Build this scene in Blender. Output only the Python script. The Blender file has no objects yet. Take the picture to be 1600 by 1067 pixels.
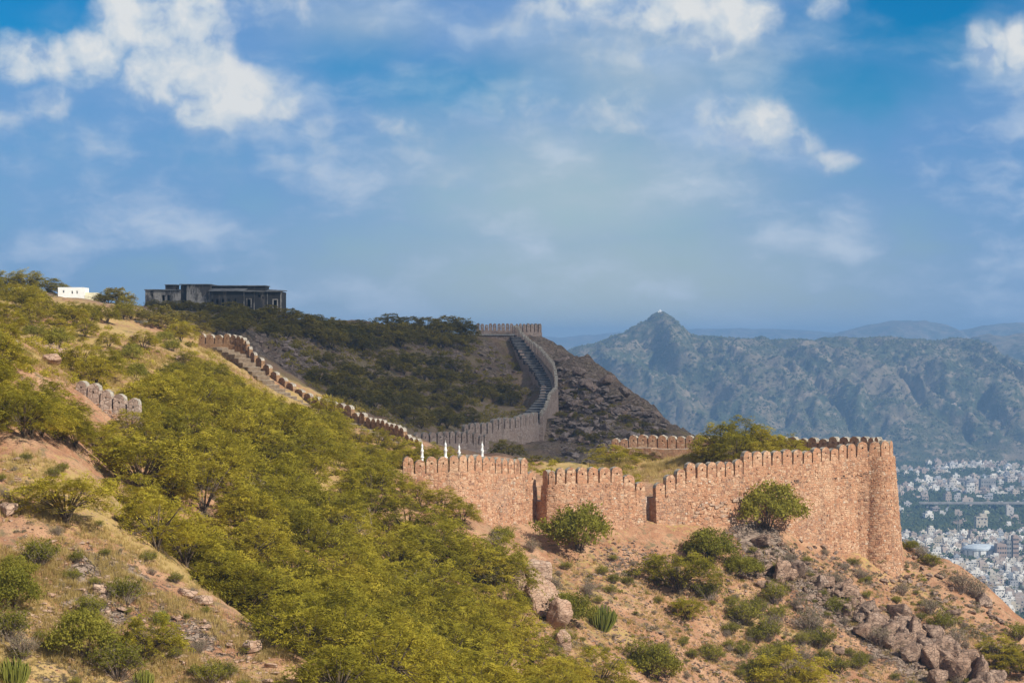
import bpy, bmesh, math, random
import numpy as np
from mathutils import Vector, Matrix

# ------------------------------------------------------------------ camera, light, sky, exposure
F = 3600.0          # focal length in pixels of a 1600 px wide picture
CZ = 180.0          # the camera stands 180 m above the plain
SC = bpy.context.scene
COL = SC.collection
rnd = random.Random(7)
RG = np.random.default_rng(7)

cam_d = bpy.data.cameras.new('camera')
cam_d.sensor_width = 36.0
cam_d.lens = F / 1600.0 * 36.0
cam_d.clip_start = 0.5
cam_d.clip_end = 40000.0
cam = bpy.data.objects.new('camera', cam_d)
cam.location = (0, 0, CZ)
cam.rotation_euler = (math.radians(90), 0, 0)
COL.objects.link(cam)
SC.camera = cam

SUN = Vector((0.62, -0.56, 0.60)).normalized()
SUN_EL = math.asin(SUN.z)
SUN_AZ = math.atan2(SUN.x, SUN.y)
sun_d = bpy.data.lights.new('sun', 'SUN')
sun_d.energy = 5.0
sun_d.angle = math.radians(0.5)
sun_d.color = (1.0, 0.93, 0.80)
sun = bpy.data.objects.new('sun', sun_d)
sun.rotation_euler = SUN.to_track_quat('Z', 'Y').to_euler()
sun.location = (60, -40, CZ + 120)
COL.objects.link(sun)

SC.view_settings.view_transform = 'Standard'
SC.view_settings.look = 'None'
SC.view_settings.gamma = 1.0
SC.view_settings.use_curve_mapping = False
SC.view_settings.exposure = 0.28
SKY_STRENGTH = 0.066


class NT:
    """small helper round a node tree"""
    def __init__(self, tree):
        self.t = tree
        self.n = tree.nodes
        self.l = tree.links
        self.n.clear()

    def add(self, kind, **kw):
        nd = self.n.new(kind)
        for k, v in kw.items():
            setattr(nd, k, v)
        return nd

    def put(self, sock, v):
        if v is None:
            return
        if hasattr(v, 'is_output') or isinstance(v, bpy.types.NodeSocket):
            self.l.new(v, sock)
        elif isinstance(v, (tuple, list)) and len(v) == 3 and sock.type == 'RGBA':
            sock.default_value = (v[0], v[1], v[2], 1.0)
        else:
            sock.default_value = v

    def math(self, op, a, b=None, c=None, clamp=False):
        nd = self.add('ShaderNodeMath', operation=op, use_clamp=clamp)
        self.put(nd.inputs[0], a)
        self.put(nd.inputs[1], b)
        self.put(nd.inputs[2], c)
        return nd.outputs[0]

    def vmath(self, op, a, b=None):
        nd = self.add('ShaderNodeVectorMath', operation=op)
        self.put(nd.inputs[0], a)
        if b is not None:
            self.put(nd.inputs[1], b)
        return nd.outputs['Value'] if op in ('LENGTH', 'DOT_PRODUCT', 'DISTANCE') else nd.outputs[0]

    def mix(self, f, a, b, blend='MIX'):
        nd = self.add('ShaderNodeMix', data_type='RGBA', blend_type=blend, clamp_factor=True)
        self.put(nd.inputs[0], f)
        self.put(nd.inputs[6], a)
        self.put(nd.inputs[7], b)
        return nd.outputs[2]

    def ramp(self, f, lo, hi, a=0.0, b=1.0, smooth=True):
        nd = self.add('ShaderNodeMapRange', interpolation_type='SMOOTHSTEP' if smooth else 'LINEAR')
        self.put(nd.inputs[0], f)
        for i, v in enumerate((lo, hi, a, b)):
            self.put(nd.inputs[1 + i], v)
        return nd.outputs[0]

    def noise(self, vec, scale, detail=4.0, rough=0.55, dist=0.0):
        nd = self.add('ShaderNodeTexNoise', noise_dimensions='3D')
        self.put(nd.inputs['Vector'], vec)
        nd.inputs['Scale'].default_value = scale
        nd.inputs['Detail'].default_value = detail
        nd.inputs['Roughness'].default_value = rough
        nd.inputs['Distortion'].default_value = dist
        return nd.outputs[0]

    def voro(self, vec, scale, feature='F1', rand=1.0):
        nd = self.add('ShaderNodeTexVoronoi', feature=feature)
        self.put(nd.inputs['Vector'], vec)
        nd.inputs['Scale'].default_value = scale
        nd.inputs['Randomness'].default_value = rand
        return nd

    def colramp(self, f, stops):
        nd = self.add('ShaderNodeValToRGB')
        el = nd.color_ramp.elements
        while len(el) < len(stops):
            el.new(0.5)
        for e, (p, c) in zip(el, stops):
            e.position = p
            e.color = (c[0], c[1], c[2], 1)
        self.put(nd.inputs[0], f)
        return nd.outputs[0]

    def attr(self, name):
        return self.add('ShaderNodeAttribute', attribute_name=name, attribute_type='GEOMETRY').outputs['Fac']

    def objrand(self):
        return self.add('ShaderNodeObjectInfo').outputs['Random']

    def objco(self):
        return self.add('ShaderNodeTexCoord').outputs['Object']

    def worldco(self):
        return self.add('ShaderNodeNewGeometry').outputs['Position']

    def bump(self, h, strength, dist):
        nd = self.add('ShaderNodeBump')
        nd.inputs['Strength'].default_value = strength
        nd.inputs['Distance'].default_value = dist
        self.put(nd.inputs['Height'], h)
        return nd.outputs[0]

    def scale(self, vec, s):
        return self.vmath('MULTIPLY', vec, s)


def mat(name, build, rough=0.9):
    m = bpy.data.materials.new(name)
    m.use_nodes = True
    t = NT(m.node_tree)
    col, nrm = build(t)
    b = t.add('ShaderNodeBsdfPrincipled')
    b.inputs['Roughness'].default_value = rough
    b.inputs['Specular IOR Level'].default_value = 0.15
    t.put(b.inputs['Base Color'], col)
    if nrm is not None:
        t.put(b.inputs['Normal'], nrm)
    o = t.add('ShaderNodeOutputMaterial')
    t.l.new(b.outputs[0], o.inputs[0])
    return m


# ---- the sky: Nishita with broken cloud in it, laid out by direction
world = bpy.data.worlds.new('World')
SC.world = world
world.use_nodes = True
w = NT(world.node_tree)
sky = w.add('ShaderNodeTexSky', sky_type='NISHITA')
sky.sun_disc = False
sky.sun_elevation = SUN_EL
sky.sun_rotation = SUN_AZ
sky.altitude = 400
sky.air_density = 1.0
sky.dust_density = 0.6
sky.ozone_density = 2.5
sky_c = w.add('ShaderNodeHueSaturation')
sky_c.inputs['Saturation'].default_value = 2.7
sky_c.inputs['Hue'].default_value = 0.511
w.l.new(sky.outputs[0], sky_c.inputs['Color'])
gm = w.add('ShaderNodeTexCoord').outputs['Generated']
sep = w.add('ShaderNodeSeparateXYZ')
w.l.new(gm, sep.inputs[0])
az = w.math('ARCTAN2', sep.outputs[0], sep.outputs[1])
el = w.math('ARCSINE', sep.outputs[2])
cmb = w.add('ShaderNodeCombineXYZ')
w.put(cmb.inputs[0], az)
w.put(cmb.inputs[1], el)
uv = cmb.outputs[0]


def blobs(lst, warp, core=0.0, grow=1.0):
    """largest of several soft ellipses, each given as pixel centre, pixel radii, weight"""
    tot = None
    for (px, py, rx, ry, wt) in lst:
        u, v = math.atan((px - 800) / F), math.atan((533.5 - py) / F)
        d = w.vmath('SUBTRACT', warp, (u, v, 0))
        d = w.vmath('MULTIPLY', d, (F / rx / grow, F / ry / grow, 0))
        r = w.vmath('LENGTH', d)
        g = w.ramp(r, core, 1.0, wt, 0.0)
        tot = g if tot is None else w.math('MAXIMUM', tot, g)
    return tot


wn = w.add('ShaderNodeTexNoise', noise_dimensions='3D')
w.put(wn.inputs['Vector'], uv)
wn.inputs['Scale'].default_value = 60
wn.inputs['Detail'].default_value = 3
wv = w.vmath('SUBTRACT', wn.outputs['Color'], (0.5, 0.5, 0.5))
wv = w.vmath('MULTIPLY', wv, (0.012, 0.009, 0))
uvw = w.vmath('ADD', uv, wv)
frame_out = w.math('MAXIMUM', w.ramp(w.math('ABSOLUTE', az), 0.24, 0.34), w.ramp(el, 0.165, 0.26))
fbm = w.noise(uvw, 34, 8, 0.55)
fbm_s = w.noise(w.vmath('ADD', uvw, (0.0060, 0.0055, 0)), 34, 8, 0.55)
soft = w.noise(w.vmath('MULTIPLY', uvw, (1.0, 2.2, 1.0)), 16, 6, 0.55)
wide = w.noise(w.vmath('MULTIPLY', gm, (1, 1, 2.0)), 2.2, 5, 0.55)
CUM = [(20, 100, 85, 62, .95), (85, 105, 70, 48, .85), (150, 92, 65, 55, .9), (195, 35, 72, 75, 1), (238, 45, 75, 80, 1), (300, 30, 70, 80, .95),
       (245, 120, 72, 75, 1), (310, 110, 100, 75, 1), (380, 145, 95, 66, 1), (330, 175, 80, 45, .9), (440, 170, 75, 42, .75), (70, 170, 70, 40, .6), (130, 130, 60, 35, .55),
       (0, 205, 50, 32, .6), (490, 190, 80, 36, .45), (620, 208, 60, 40, .42),
       (900, 8, 120, 45, .85), (1040, 14, 150, 55, .9), (1150, 25, 95, 62, .9), (430, 20, 130, 62, .5), (1100, 78, 80, 30, .6),
       (1290, 16, 48, 38, .8), (1545, 85, 60, 55, .85), (1600, 80, 50, 70, .9), (1590, 170, 70, 40, .55),
       (1190, 200, 95, 66, .72), (1235, 222, 66, 40, .66), (1290, 257, 62, 34, .55), (1120, 175, 110, 60, .58), (1020, 170, 150, 56, .48), (860, 165, 150, 34, .42)]
cum = blobs(CUM, uvw, 0.15, 1.3)
far_cum = w.math('MULTIPLY', w.ramp(wide, 0.50, 0.68), frame_out)
cum = w.math('MAXIMUM', cum, far_cum)
dens = w.math('ADD', cum, w.math('MULTIPLY', w.math('SUBTRACT', fbm, 0.5), 1.35))
dens = w.math('MULTIPLY', dens, w.ramp(cum, 0.02, 0.25))
m_cum = w.ramp(dens, 0.25, 0.98)
lit = w.math('MULTIPLY_ADD', w.math('SUBTRACT', fbm, fbm_s), 4.2, 0.52)
lit = w.math('ADD', lit, w.math('MULTIPLY', w.math('SUBTRACT', dens, 0.75), 0.55), clamp=True)
c_cum = w.colramp(lit, [(0.0, (0.28, 0.385, 0.555)), (0.45, (0.47, 0.54, 0.61)), (1.0, (0.63, 0.645, 0.65))])
# thin veil of haze cloud with clear holes in it
HOLES = [(50, 20, 260, 150, 1.0), (1440, 20, 330, 170, 1.0), (1330, 120, 300, 110, .6), (690, 130, 300, 75, .55), (560, 100, 200, 70, .45)]
hol = blobs(HOLES, uvw)
veil = w.math('SUBTRACT', w.math('MULTIPLY_ADD', soft, 0.9, 0.42), hol, clamp=True)
veil = w.math('MULTIPLY', veil, w.ramp(frame_out, 0.0, 1.0, 1.0, 0.55))
GREY = [(930, 500, 800, 320, 1.0), (900, 300, 520, 240, .9), (1000, 120, 420, 170, .75), (560, 40, 200, 80, .5)]
gre = blobs(GREY, uvw)
c_veil = w.mix(gre, (0.14, 0.275, 0.53), (0.40, 0.48, 0.525))
c_veil = w.mix(w.ramp(soft, 0.46, 0.72), c_veil, w.mix(0.75, c_veil, (0.50, 0.58, 0.66)))
c_veil = w.mix(frame_out, c_veil, (0.48, 0.47, 0.45))
# broad soft cloud bodies between the bright heads
BODY = [(1000, 55, 430, 120, .95), (900, 165, 360, 85, .8), (560, 70, 280, 100, .55), (390, 225, 360, 95, .6), (90, 215, 280, 120, .6), (1150, 190, 230, 100, .85), (640, 205, 140, 66, .7),
        (1590, 165, 150, 60, .6), (240, 120, 330, 160, .75), (1280, 255, 120, 50, .6), (720, 290, 90, 50, .5)]
body = blobs(BODY, uvw, 0.1)
m_body = w.math('MULTIPLY', body, w.ramp(soft, 0.34, 0.62, 0.15, 1.0))
m_body = w.math('MULTIPLY', m_body, 0.72)
c_body = w.mix(w.ramp(fbm, 0.42, 0.62), (0.235, 0.37, 0.57), (0.50, 0.555, 0.60))
bg1 = w.add('ShaderNodeBackground')
w.put(bg1.inputs[0], sky_c.outputs[0])
bg1.inputs[1].default_value = SKY_STRENGTH
bg2 = w.add('ShaderNodeBackground')
w.put(bg2.inputs[0], w.mix(m_body, c_veil, c_body))
bg2.inputs[1].default_value = 1.0
bg3 = w.add('ShaderNodeBackground')
w.put(bg3.inputs[0], c_cum)
bg3.inputs[1].default_value = 1.0
mx1 = w.add('ShaderNodeMixShader')
w.put(mx1.inputs[0], w.math('MAXIMUM', veil, m_body))
w.l.new(bg1.outputs[0], mx1.inputs[1])
w.l.new(bg2.outputs[0], mx1.inputs[2])
mx2 = w.add('ShaderNodeMixShader')
w.put(mx2.inputs[0], m_cum)
w.l.new(mx1.outputs[0], mx2.inputs[1])
w.l.new(bg3.outputs[0], mx2.inputs[2])
wo = w.add('ShaderNodeOutputWorld')
w.l.new(mx2.outputs[0], wo.inputs[0])
world.cycles.sampling_method = 'MANUAL'
world.cycles.sample_map_resolution = 512


# ------------------------------------------------------------------ helpers for objects
def link(o, parent=None):
    COL.objects.link(o)
    if parent is not None:
        o.parent = parent
    return o


def tag(o, label=None, cat=None, group=None, kind=None):
    if label:
        o['label'] = label
    if cat:
        o['category'] = cat
    if group:
        o['group'] = group
    if kind:
        o['kind'] = kind
    return o


def empty(name, loc, label, cat, group=None, rz=0.0):
    o = bpy.data.objects.new(name, None)
    o.empty_display_size = 0.5
    o.location = loc
    o.rotation_euler = (0, 0, rz)
    link(o)
    return tag(o, label, cat, group)


def np_mesh(name, V, faces, mats, mi=None, attrs=None, smooth=False):
    """fast mesh from numpy arrays; faces is an (n, k) array or a list of such"""
    me = bpy.data.meshes.new(name)
    V = np.asarray(V, np.float32)
    if isinstance(faces, np.ndarray):
        faces = [faces]
    faces = [np.asarray(f, np.int32) for f in faces if len(f)]
    me.vertices.add(len(V))
    me.vertices.foreach_set('co', V.ravel())
    li = np.concatenate([f.ravel() for f in faces])
    tot = np.concatenate([np.full(len(f), f.shape[1], np.int32) for f in faces])
    st = np.r_[0, np.cumsum(tot)[:-1]].astype(np.int32)
    me.loops.add(len(li))
    me.loops.foreach_set('vertex_index', li)
    me.polygons.add(len(tot))
    me.polygons.foreach_set('loop_start', st)
    me.polygons.foreach_set('loop_total', tot)
    for m in (mats if isinstance(mats, (list, tuple)) else [mats]):
        me.materials.append(m)
    if mi is not None:
        me.polygons.foreach_set('material_index', np.asarray(mi, np.int32))
    me.polygons.foreach_set('use_smooth', np.full(len(tot), smooth, bool))
    me.update(calc_edges=True)
    for k, a in (attrs or {}).items():
        dom = 'POINT' if len(a) == len(V) else 'FACE'
        at = me.attributes.new(k, 'FLOAT', dom)
        at.data.foreach_set('value', np.asarray(a, np.float32))
    return me


def mobj(name, me, parent=None, loc=(0, 0, 0)):
    o = bpy.data.objects.new(name, me)
    o.location = loc
    return link(o, parent)


def dup(root, loc, rz, s, label=None, group=None):
    """copy of a thing with copies of its parts"""
    r = root.copy()
    COL.objects.link(r)
    r.location = loc
    r.rotation_euler = (0, 0, rz)
    r.scale = s if isinstance(s, tuple) else (s, s, s)
    if label:
        r['label'] = label
    if group:
        r['group'] = group
    elif 'group' in r:
        del r['group']
    for ch in PARTS[root.name_full]:
        c = ch.copy()
        COL.objects.link(c)
        c.parent = r
    return r


PARTS = {}


# numpy gradient noise
_perm = RG.permutation(512).astype(np.int64)
_gr = RG.uniform(0, 2 * np.pi, 512)


def gnoise(x, y, seed=0):
    x = np.asarray(x, float)
    y = np.asarray(y, float)
    xi = np.floor(x).astype(np.int64)
    yi = np.floor(y).astype(np.int64)
    fx, fy = x - xi, y - yi
    ux, uy = fx * fx * fx * (fx * (fx * 6 - 15) + 10), fy * fy * fy * (fy * (fy * 6 - 15) + 10)

    def g(ix, iy, dx, dy):
        h = _gr[(_perm[(_perm[(ix + seed * 37) & 511] + iy) & 511])]
        return np.cos(h) * dx + np.sin(h) * dy
    a = g(xi, yi, fx, fy)
    b = g(xi + 1, yi, fx - 1, fy)
    c = g(xi, yi + 1, fx, fy - 1)
    d = g(xi + 1, yi + 1, fx - 1, fy - 1)
    return (a + (b - a) * ux + (c + (d - c) * ux - a - (b - a) * ux) * uy) * 1.4


def fbm2(x, y, o=4, seed=0, rough=0.5):
    s, a, f = 0, 1, 1
    for k in range(o):
        s = s + a * gnoise(x * f, y * f, seed + k)
        a *= rough
        f *= 2.03
    return s


def ridged(x, y, o=4, seed=0):
    s, a, f = 0, 1, 1
    for k in range(o):
        s = s + a * (1 - 2 * np.abs(gnoise(x * f, y * f, seed + k)))
        a *= 0.5
        f *= 2.1
    return s


def sstep(x, a, b):
    t = np.clip((np.asarray(x, float) - a) / (b - a), 0, 1)
    return t * t * (3 - 2 * t)


def P(px, py, Y):
    return Vector(((px - 800) / F * Y, Y, CZ + (533.5 - py) / F * Y))


# ------------------------------------------------------------------ the hill
CP=[ # (px,py,Y) ground seen in the view
# left spur
(-200,1067,92),(0,1067,100),(250,1067,104),(480,1067,108),(0,950,108),(200,950,113),(400,985,115),(0,850,116),(120,840,119),(250,865,123),(0,760,124),(130,760,128),(180,775,130),(0,690,131),(130,715,134),(-200,800,115),(-200,650,135),
(0,640,140),(0,560,155),(150,675,158),(0,520,190),(60,560,180),(0,480,260),(50,468,320),(80,466,340),(130,470,365),(-200,500,240),(-200,440,350),
(200,580,215),(300,560,250),(250,530,270),(330,550,285),(430,612,272),(500,645,266),(560,672,262),(640,700,256),
(200,520,300),(300,512,330),(230,492,385),(330,490,418),(430,492,418),
# gully and tree slope
(300,700,175),(200,670,162),(350,800,160),(450,900,146),(500,1000,130),(560,1067,124),(500,750,183),(600,770,186),(630,778,188),(700,800,188),(740,818,189),(850,848,194),(600,900,162),(700,950,160),(700,1067,138),(850,1067,160),(850,950,174),
(930,850,195.5),(1010,838,200),(1090,838,203),(1200,832,207),(1290,864,211),(1350,886,211.5),(1415,902,213),
(1000,1067,172),(1000,950,186),(1200,1067,184),(1200,950,196),(1400,1067,191),(1400,970,203),(1600,1067,199),(1540,975,207),(1600,1000,208),(1480,890,218),(1430,855,222),
# inside the outwork
(700,745,215),(800,745,222),(900,735,255),(1010,750,232),(950,728,244),(1100,716,243),(1200,722,236),(1330,718,224),(1060,738,220),(1200,735,219),(1300,730,224),(1250,728,230),(1150,732,226),
# back valley and dark hillside
(750,724,318),(850,724,325),(900,727,345),(960,694,395),(1050,674,412),(880,567,470),(950,606,448),(1000,641,430),
(820,694,392),(862,652,418),(770,704,378),(655,718,345),(620,655,345),(550,632,345),(480,602,340),(450,547,365),(400,512,392),(560,582,410),(560,524,460),(650,602,430),(650,642,400),(700,682,378),(700,562,470),(740,532,505),(790,575,485),(835,640,438),(650,519,490),(740,526,520),(845,530,522),(880,560,480)]
RAW=[(-21,139,-15),(-13,126,-17.8),(48,240,-34),(46,262,-55),(36,300,-50),(25,330,-30),(60,220,-38),(70,200,-42),(45,440,-34),(34,480,-24),(30,530,-18),(-40,560,-8),(0,580,-14),(-90,520,-4),(-130,440,6),(-60,470,4),(20,345,-22),(-10,235,-12),(4.5,474,-10.8),(5.5,455,-13.5),(5,441,-15),(6.4,476,-8.5),(7.4,456,-11),(6.6,442,-13.5),(1,492,-7),(39.5,228,-20.5),(41,236,-26),(40.5,221,-20.5),(9.8,440,-15.8),(9,425,-17),(11.5,455,-12.5),(6.8,412,-18),(37.8,224,-20.5),(38.2,230,-22.5),(37,219,-20.8),(-15,70,-16),(30,110,-26),(50,160,-32),(-60,80,-10),(10,80,-19)]
PTS = np.array([tuple(P(*c) - Vector((0, 0, CZ))) for c in CP] + RAW, float)
TS = 100.0
TA = PTS[:, :2] / TS
TN = len(TA)


def phi(r2):
    return 0.5 * r2 * np.log(r2 + 1e-9)


_K = phi(((TA[:, None] - TA[None]) ** 2).sum(-1)) + np.eye(TN) * 6e-4
_P = np.c_[np.ones(TN), TA]
TW = np.linalg.solve(np.block([[_K, _P], [_P.T, np.zeros((3, 3))]]), np.r_[PTS[:, 2], 0, 0, 0])


def tps(x, y):
    a = np.c_[x.ravel(), y.ravel()] / TS
    out = np.empty(len(a))
    a2 = (TA ** 2).sum(1)
    for i in range(0, len(a), 20000):
        b = a[i:i + 20000]
        r2 = np.maximum((b ** 2).sum(1)[:, None] + a2[None] - 2 * b @ TA.T, 0)
        out[i:i + 20000] = phi(r2) @ TW[:TN] + TW[TN] + b @ TW[TN + 1:]
    return out.reshape(x.shape)


STAIR_A = [(338, 541, 297), (372, 554, 292), (392, 572, 288), (427, 605, 281), (465, 629, 275), (500, 645, 270), (560, 668, 263), (640, 697, 255)]


def rockiness(x, y):
    """0..1, how much bare rock shows; zones of the hill, not of the picture"""
    n = fbm2(x / 9.0, y / 14.0, 4, 3)
    far = sstep(y, 330, 400) * (0.15 + 0.85 * sstep(x, -2, 14))
    crag = np.exp(-(((x + 38) / 14) ** 2 + ((y - 362) / 22) ** 2)) * 1.1 + np.exp(-(((x + 10) / 16) ** 2 + ((y - 490) / 22) ** 2)) * 0.9
    # band of outcrops under the bastion
    t = np.clip((x - 20) / 22.0, 0, 1.2)
    band = np.exp(-(((y - (205 - 13 * t)) / 5.0) ** 2)) * sstep(x, 17, 22) * 0.8
    spur = np.exp(-(((x + 16.5) / 7) ** 2 + ((y - 112) / 8) ** 2)) * 0.6
    r = np.clip(np.maximum.reduce([far, crag, band, spur]), 0, 1)
    return np.clip(r * (0.75 + 0.9 * n) + 0.12 * sstep(n, 0.3, 0.6), 0, 1)


def H(x, y):
    x = np.asarray(x, float)
    y = np.asarray(y, float)
    z = tps(x, y)
    edge = np.maximum(0, y - 560) + np.maximum(0, x - (0.26 * y + 12)) + np.maximum(0, 62 - y) * 0.45 + np.maximum(0, -x - 0.30 * y - 60) * 0.5
    z = z - 0.75 * edge
    inner = np.exp(-edge / 60.0)
    d = 0.6 * fbm2(x / 14, y / 14, 3, 11) + 0.34 * fbm2(x / 3.4, y / 3.4, 4, 17)
    r = rockiness(x, y)
    xr = x * 0.8 + y * 0.35
    d = d + r * (0.9 * ridged(xr / 7.5, y / 5.5, 5, 23) * 0.55 - 0.3) * (1 + 1.5 * sstep(y, 330, 400))
    d = d - 1.0 * np.exp(-((x - 34.5) ** 2 + (y - 212) ** 2) / 30.0)
    z = z + d * (0.35 + 0.65 * inner)
    # the near stair lies cut into the slope
    k = (x > -46) & (x < -6) & (y > 248) & (y < 304)
    if k.any():
        xs, ys, zs = x[k], y[k], z[k]
        for a, b in zip(STAIR_A, STAIR_A[1:]):
            a_, b_ = P(*a), P(*b)
            dx, dy = b_.x - a_.x, b_.y - a_.y
            t = np.clip(((xs - a_.x) * dx + (ys - a_.y) * dy) / (dx * dx + dy * dy), 0, 1)
            dist = np.hypot(xs - a_.x - t * dx, ys - a_.y - t * dy)
            pz = a_.z + (b_.z - a_.z) * t - CZ - 0.3
            f = 1 - sstep(dist, 1.2, 4.0)
            zs = np.where(zs > pz, zs + (pz - zs) * f, zs)
        z = z.copy()
        z[k] = zs
    return np.maximum(z + CZ, -0.5)


_gx = np.arange(-130, 130.1, 0.5)
_gy = np.arange(64, 645.1, 0.5)
_GH = None


def hit(px, py, y0=66.0, y1=640.0):
    """where a view ray first meets the hill (used only to find real ground positions)"""
    global _GH
    if _GH is None:
        A, B = np.meshgrid(_gx, _gy, indexing='ij')
        _GH = H(A, B)
    ys = np.arange(y0, y1, 0.5)
    fx = np.clip(((px - 800) / F * ys - _gx[0]) / 0.5, 0, len(_gx) - 2)
    fy = (ys - _gy[0]) / 0.5
    i, j = fx.astype(int), fy.astype(int)
    a, b = fx - i, fy - j
    hh = (_GH[i, j] * (1 - a) + _GH[i + 1, j] * a) * (1 - b) + (_GH[i, j + 1] * (1 - a) + _GH[i + 1, j + 1] * a) * b
    g = hh - (CZ + (533.5 - py) / F * ys)
    k = int(np.argmax(g > 0))
    if not g[k] > 0:
        return None
    Y = ys[k] if k == 0 else ys[k - 1] + 0.5 * (-g[k - 1]) / (g[k] - g[k - 1])
    x = (px - 800) / F * Y
    return Vector((x, Y, gz(x, Y)))


def gz(x, y):
    return float(H(np.array([x]), np.array([y]))[0])


def build_hill():
    u = np.r_[np.linspace(-1.3, -0.27, 40)[:-1], np.linspace(-0.27, 0.27, 470), np.linspace(0.27, 1.3, 40)[1:]]
    ys = [20.0]
    while ys[-1] < 920:
        y = ys[-1]
        ys.append(y + (2.0 if y < 92 else 0.32 if y < 145 else 0.42 if y < 226 else 0.85 if y < 330 else 1.25 if y < 545 else 6.0))
    ys = np.array(ys)
    Y, U = np.meshgrid(ys, u, indexing='ij')
    X = U * (Y + 25 * np.exp(-Y / 60))
    Z = H(X, Y)
    R = rockiness(X, Y)
    n = fbm2(X / 11, Y / 11, 3, 41)
    g = np.maximum.reduce([0.50 * sstep(-X, 5, 12) * (1 - sstep(Y, 132, 150)),
                           0.95 * np.exp(-(((Y - 246) / 13) ** 2)) * sstep(X, -2, 6) * (1 - sstep(X, 42, 48)),
                           0.62 * sstep(Y, 150, 190) * (1 - sstep(Y, 325, 350)) * sstep(-X, 8, 16),
                           0.22 + 0 * X])
    g = np.clip(g + 0.45 * n, 0, 1) * (1 - 0.85 * sstep(R, 0.25, 0.6))
    far = sstep(Y, 318, 352)
    nr, nc = X.shape
    idx = np.arange(nr * nc).reshape(nr, nc)
    q = np.stack([idx[:-1, :-1], idx[:-1, 1:], idx[1:, 1:], idx[1:, :-1]], -1).reshape(-1, 4)
    me = np_mesh('hill', np.stack([X, Y, Z], -1).reshape(-1, 3), q, M['hill'], attrs={'rock': R.ravel(), 'grass': g.ravel(), 'far': far.ravel()}, smooth=True)
    o = mobj('hill', me)
    tag(o, 'rocky hillside of orange soil, dry grass and dark outcrops carrying the fort', None, None, 'structure')


# ------------------------------------------------------------------ materials
M = {}


def m_hill(t):
    p = t.worldco()
    n1 = t.noise(p, 0.35, 5, 0.6)
    n2 = t.noise(p, 2.2, 5, 0.65)
    n3 = t.noise(p, 9.0, 3, 0.6)
    soil = t.mix(t.ramp(n1, 0.35, 0.68), (0.34, 0.17, 0.095), (0.47, 0.28, 0.17))
    soil = t.mix(t.ramp(n2, 0.5, 0.75), soil, (0.50, 0.33, 0.21))
    soil = t.mix(t.ramp(n3, 0.53, 0.68), soil, (0.15, 0.095, 0.06))
    soil = t.mix(t.ramp(t.noise(p, 0.9, 5, 0.65), 0.52, 0.66), soil, (0.20, 0.15, 0.085))
    gr = t.mix(t.ramp(n2, 0.35, 0.65), (0.46, 0.32, 0.14), (0.38, 0.27, 0.10))
    gr = t.mix(t.ramp(n1, 0.55, 0.75), gr, (0.17, 0.16, 0.04))
    gf = t.math('ADD', t.attr('grass'), t.math('MULTIPLY', t.math('SUBTRACT', n2, 0.5), 1.6), clamp=True)
    c = t.mix(t.ramp(gf, 0.35, 0.7), soil, gr)
    # rock
    pv = t.vmath('MULTIPLY', p, (1.0, 1.0, 2.2))
    cn = t.noise(t.vmath('MULTIPLY', p, (1.0, 1.0, 2.6)), 0.9, 6, 0.62, 1.2)
    crack = t.ramp(t.math('ABSOLUTE', t.math('SUBTRACT', cn, 0.5)), 0.0, 0.035)
    vc = t.voro(pv, 1.3).outputs['Color']
    rk = t.mix(t.ramp(t.noise(p, 1.1, 6, 0.7), 0.3, 0.7), (0.21, 0.15, 0.115), (0.38, 0.295, 0.235))
    vs = t.add('ShaderNodeSeparateColor')
    t.l.new(vc, vs.inputs[0])
    rk = t.mix(t.math('MULTIPLY', vs.outputs[0], 0.45), rk, (0.12, 0.09, 0.07))
    rk = t.mix(crack, (0.06, 0.045, 0.035), rk)
    rf = t.math('ADD', t.attr('rock'), t.math('MULTIPLY', t.math('SUBTRACT', n2, 0.5), 1.2), clamp=True)
    rm = t.ramp(rf, 0.28, 0.48)
    c = t.mix(rm, c, rk)
    # the hillside across the valley is a duller, browner ground with low scrub
    fc = t.mix(t.ramp(n1, 0.4, 0.6), (0.22, 0.155, 0.105), (0.17, 0.14, 0.065))
    fc = t.mix(t.ramp(n2, 0.5, 0.7), fc, (0.33, 0.26, 0.20))
    c = t.mix(t.math('MULTIPLY', t.attr('far'), t.math('MULTIPLY_ADD', rm, -0.6, 0.9)), c, fc)
    h = t.math('ADD', t.math('MULTIPLY', n2, 0.6), t.math('MULTIPLY', n3, 0.25))
    h = t.math('ADD', h, t.math('MULTIPLY', t.math('MULTIPLY', crack, rm), 0.8))
    return c, t.bump(h, 0.9, 0.25)


M['hill'] = mat('hill_ground', m_hill, 0.95)


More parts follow.
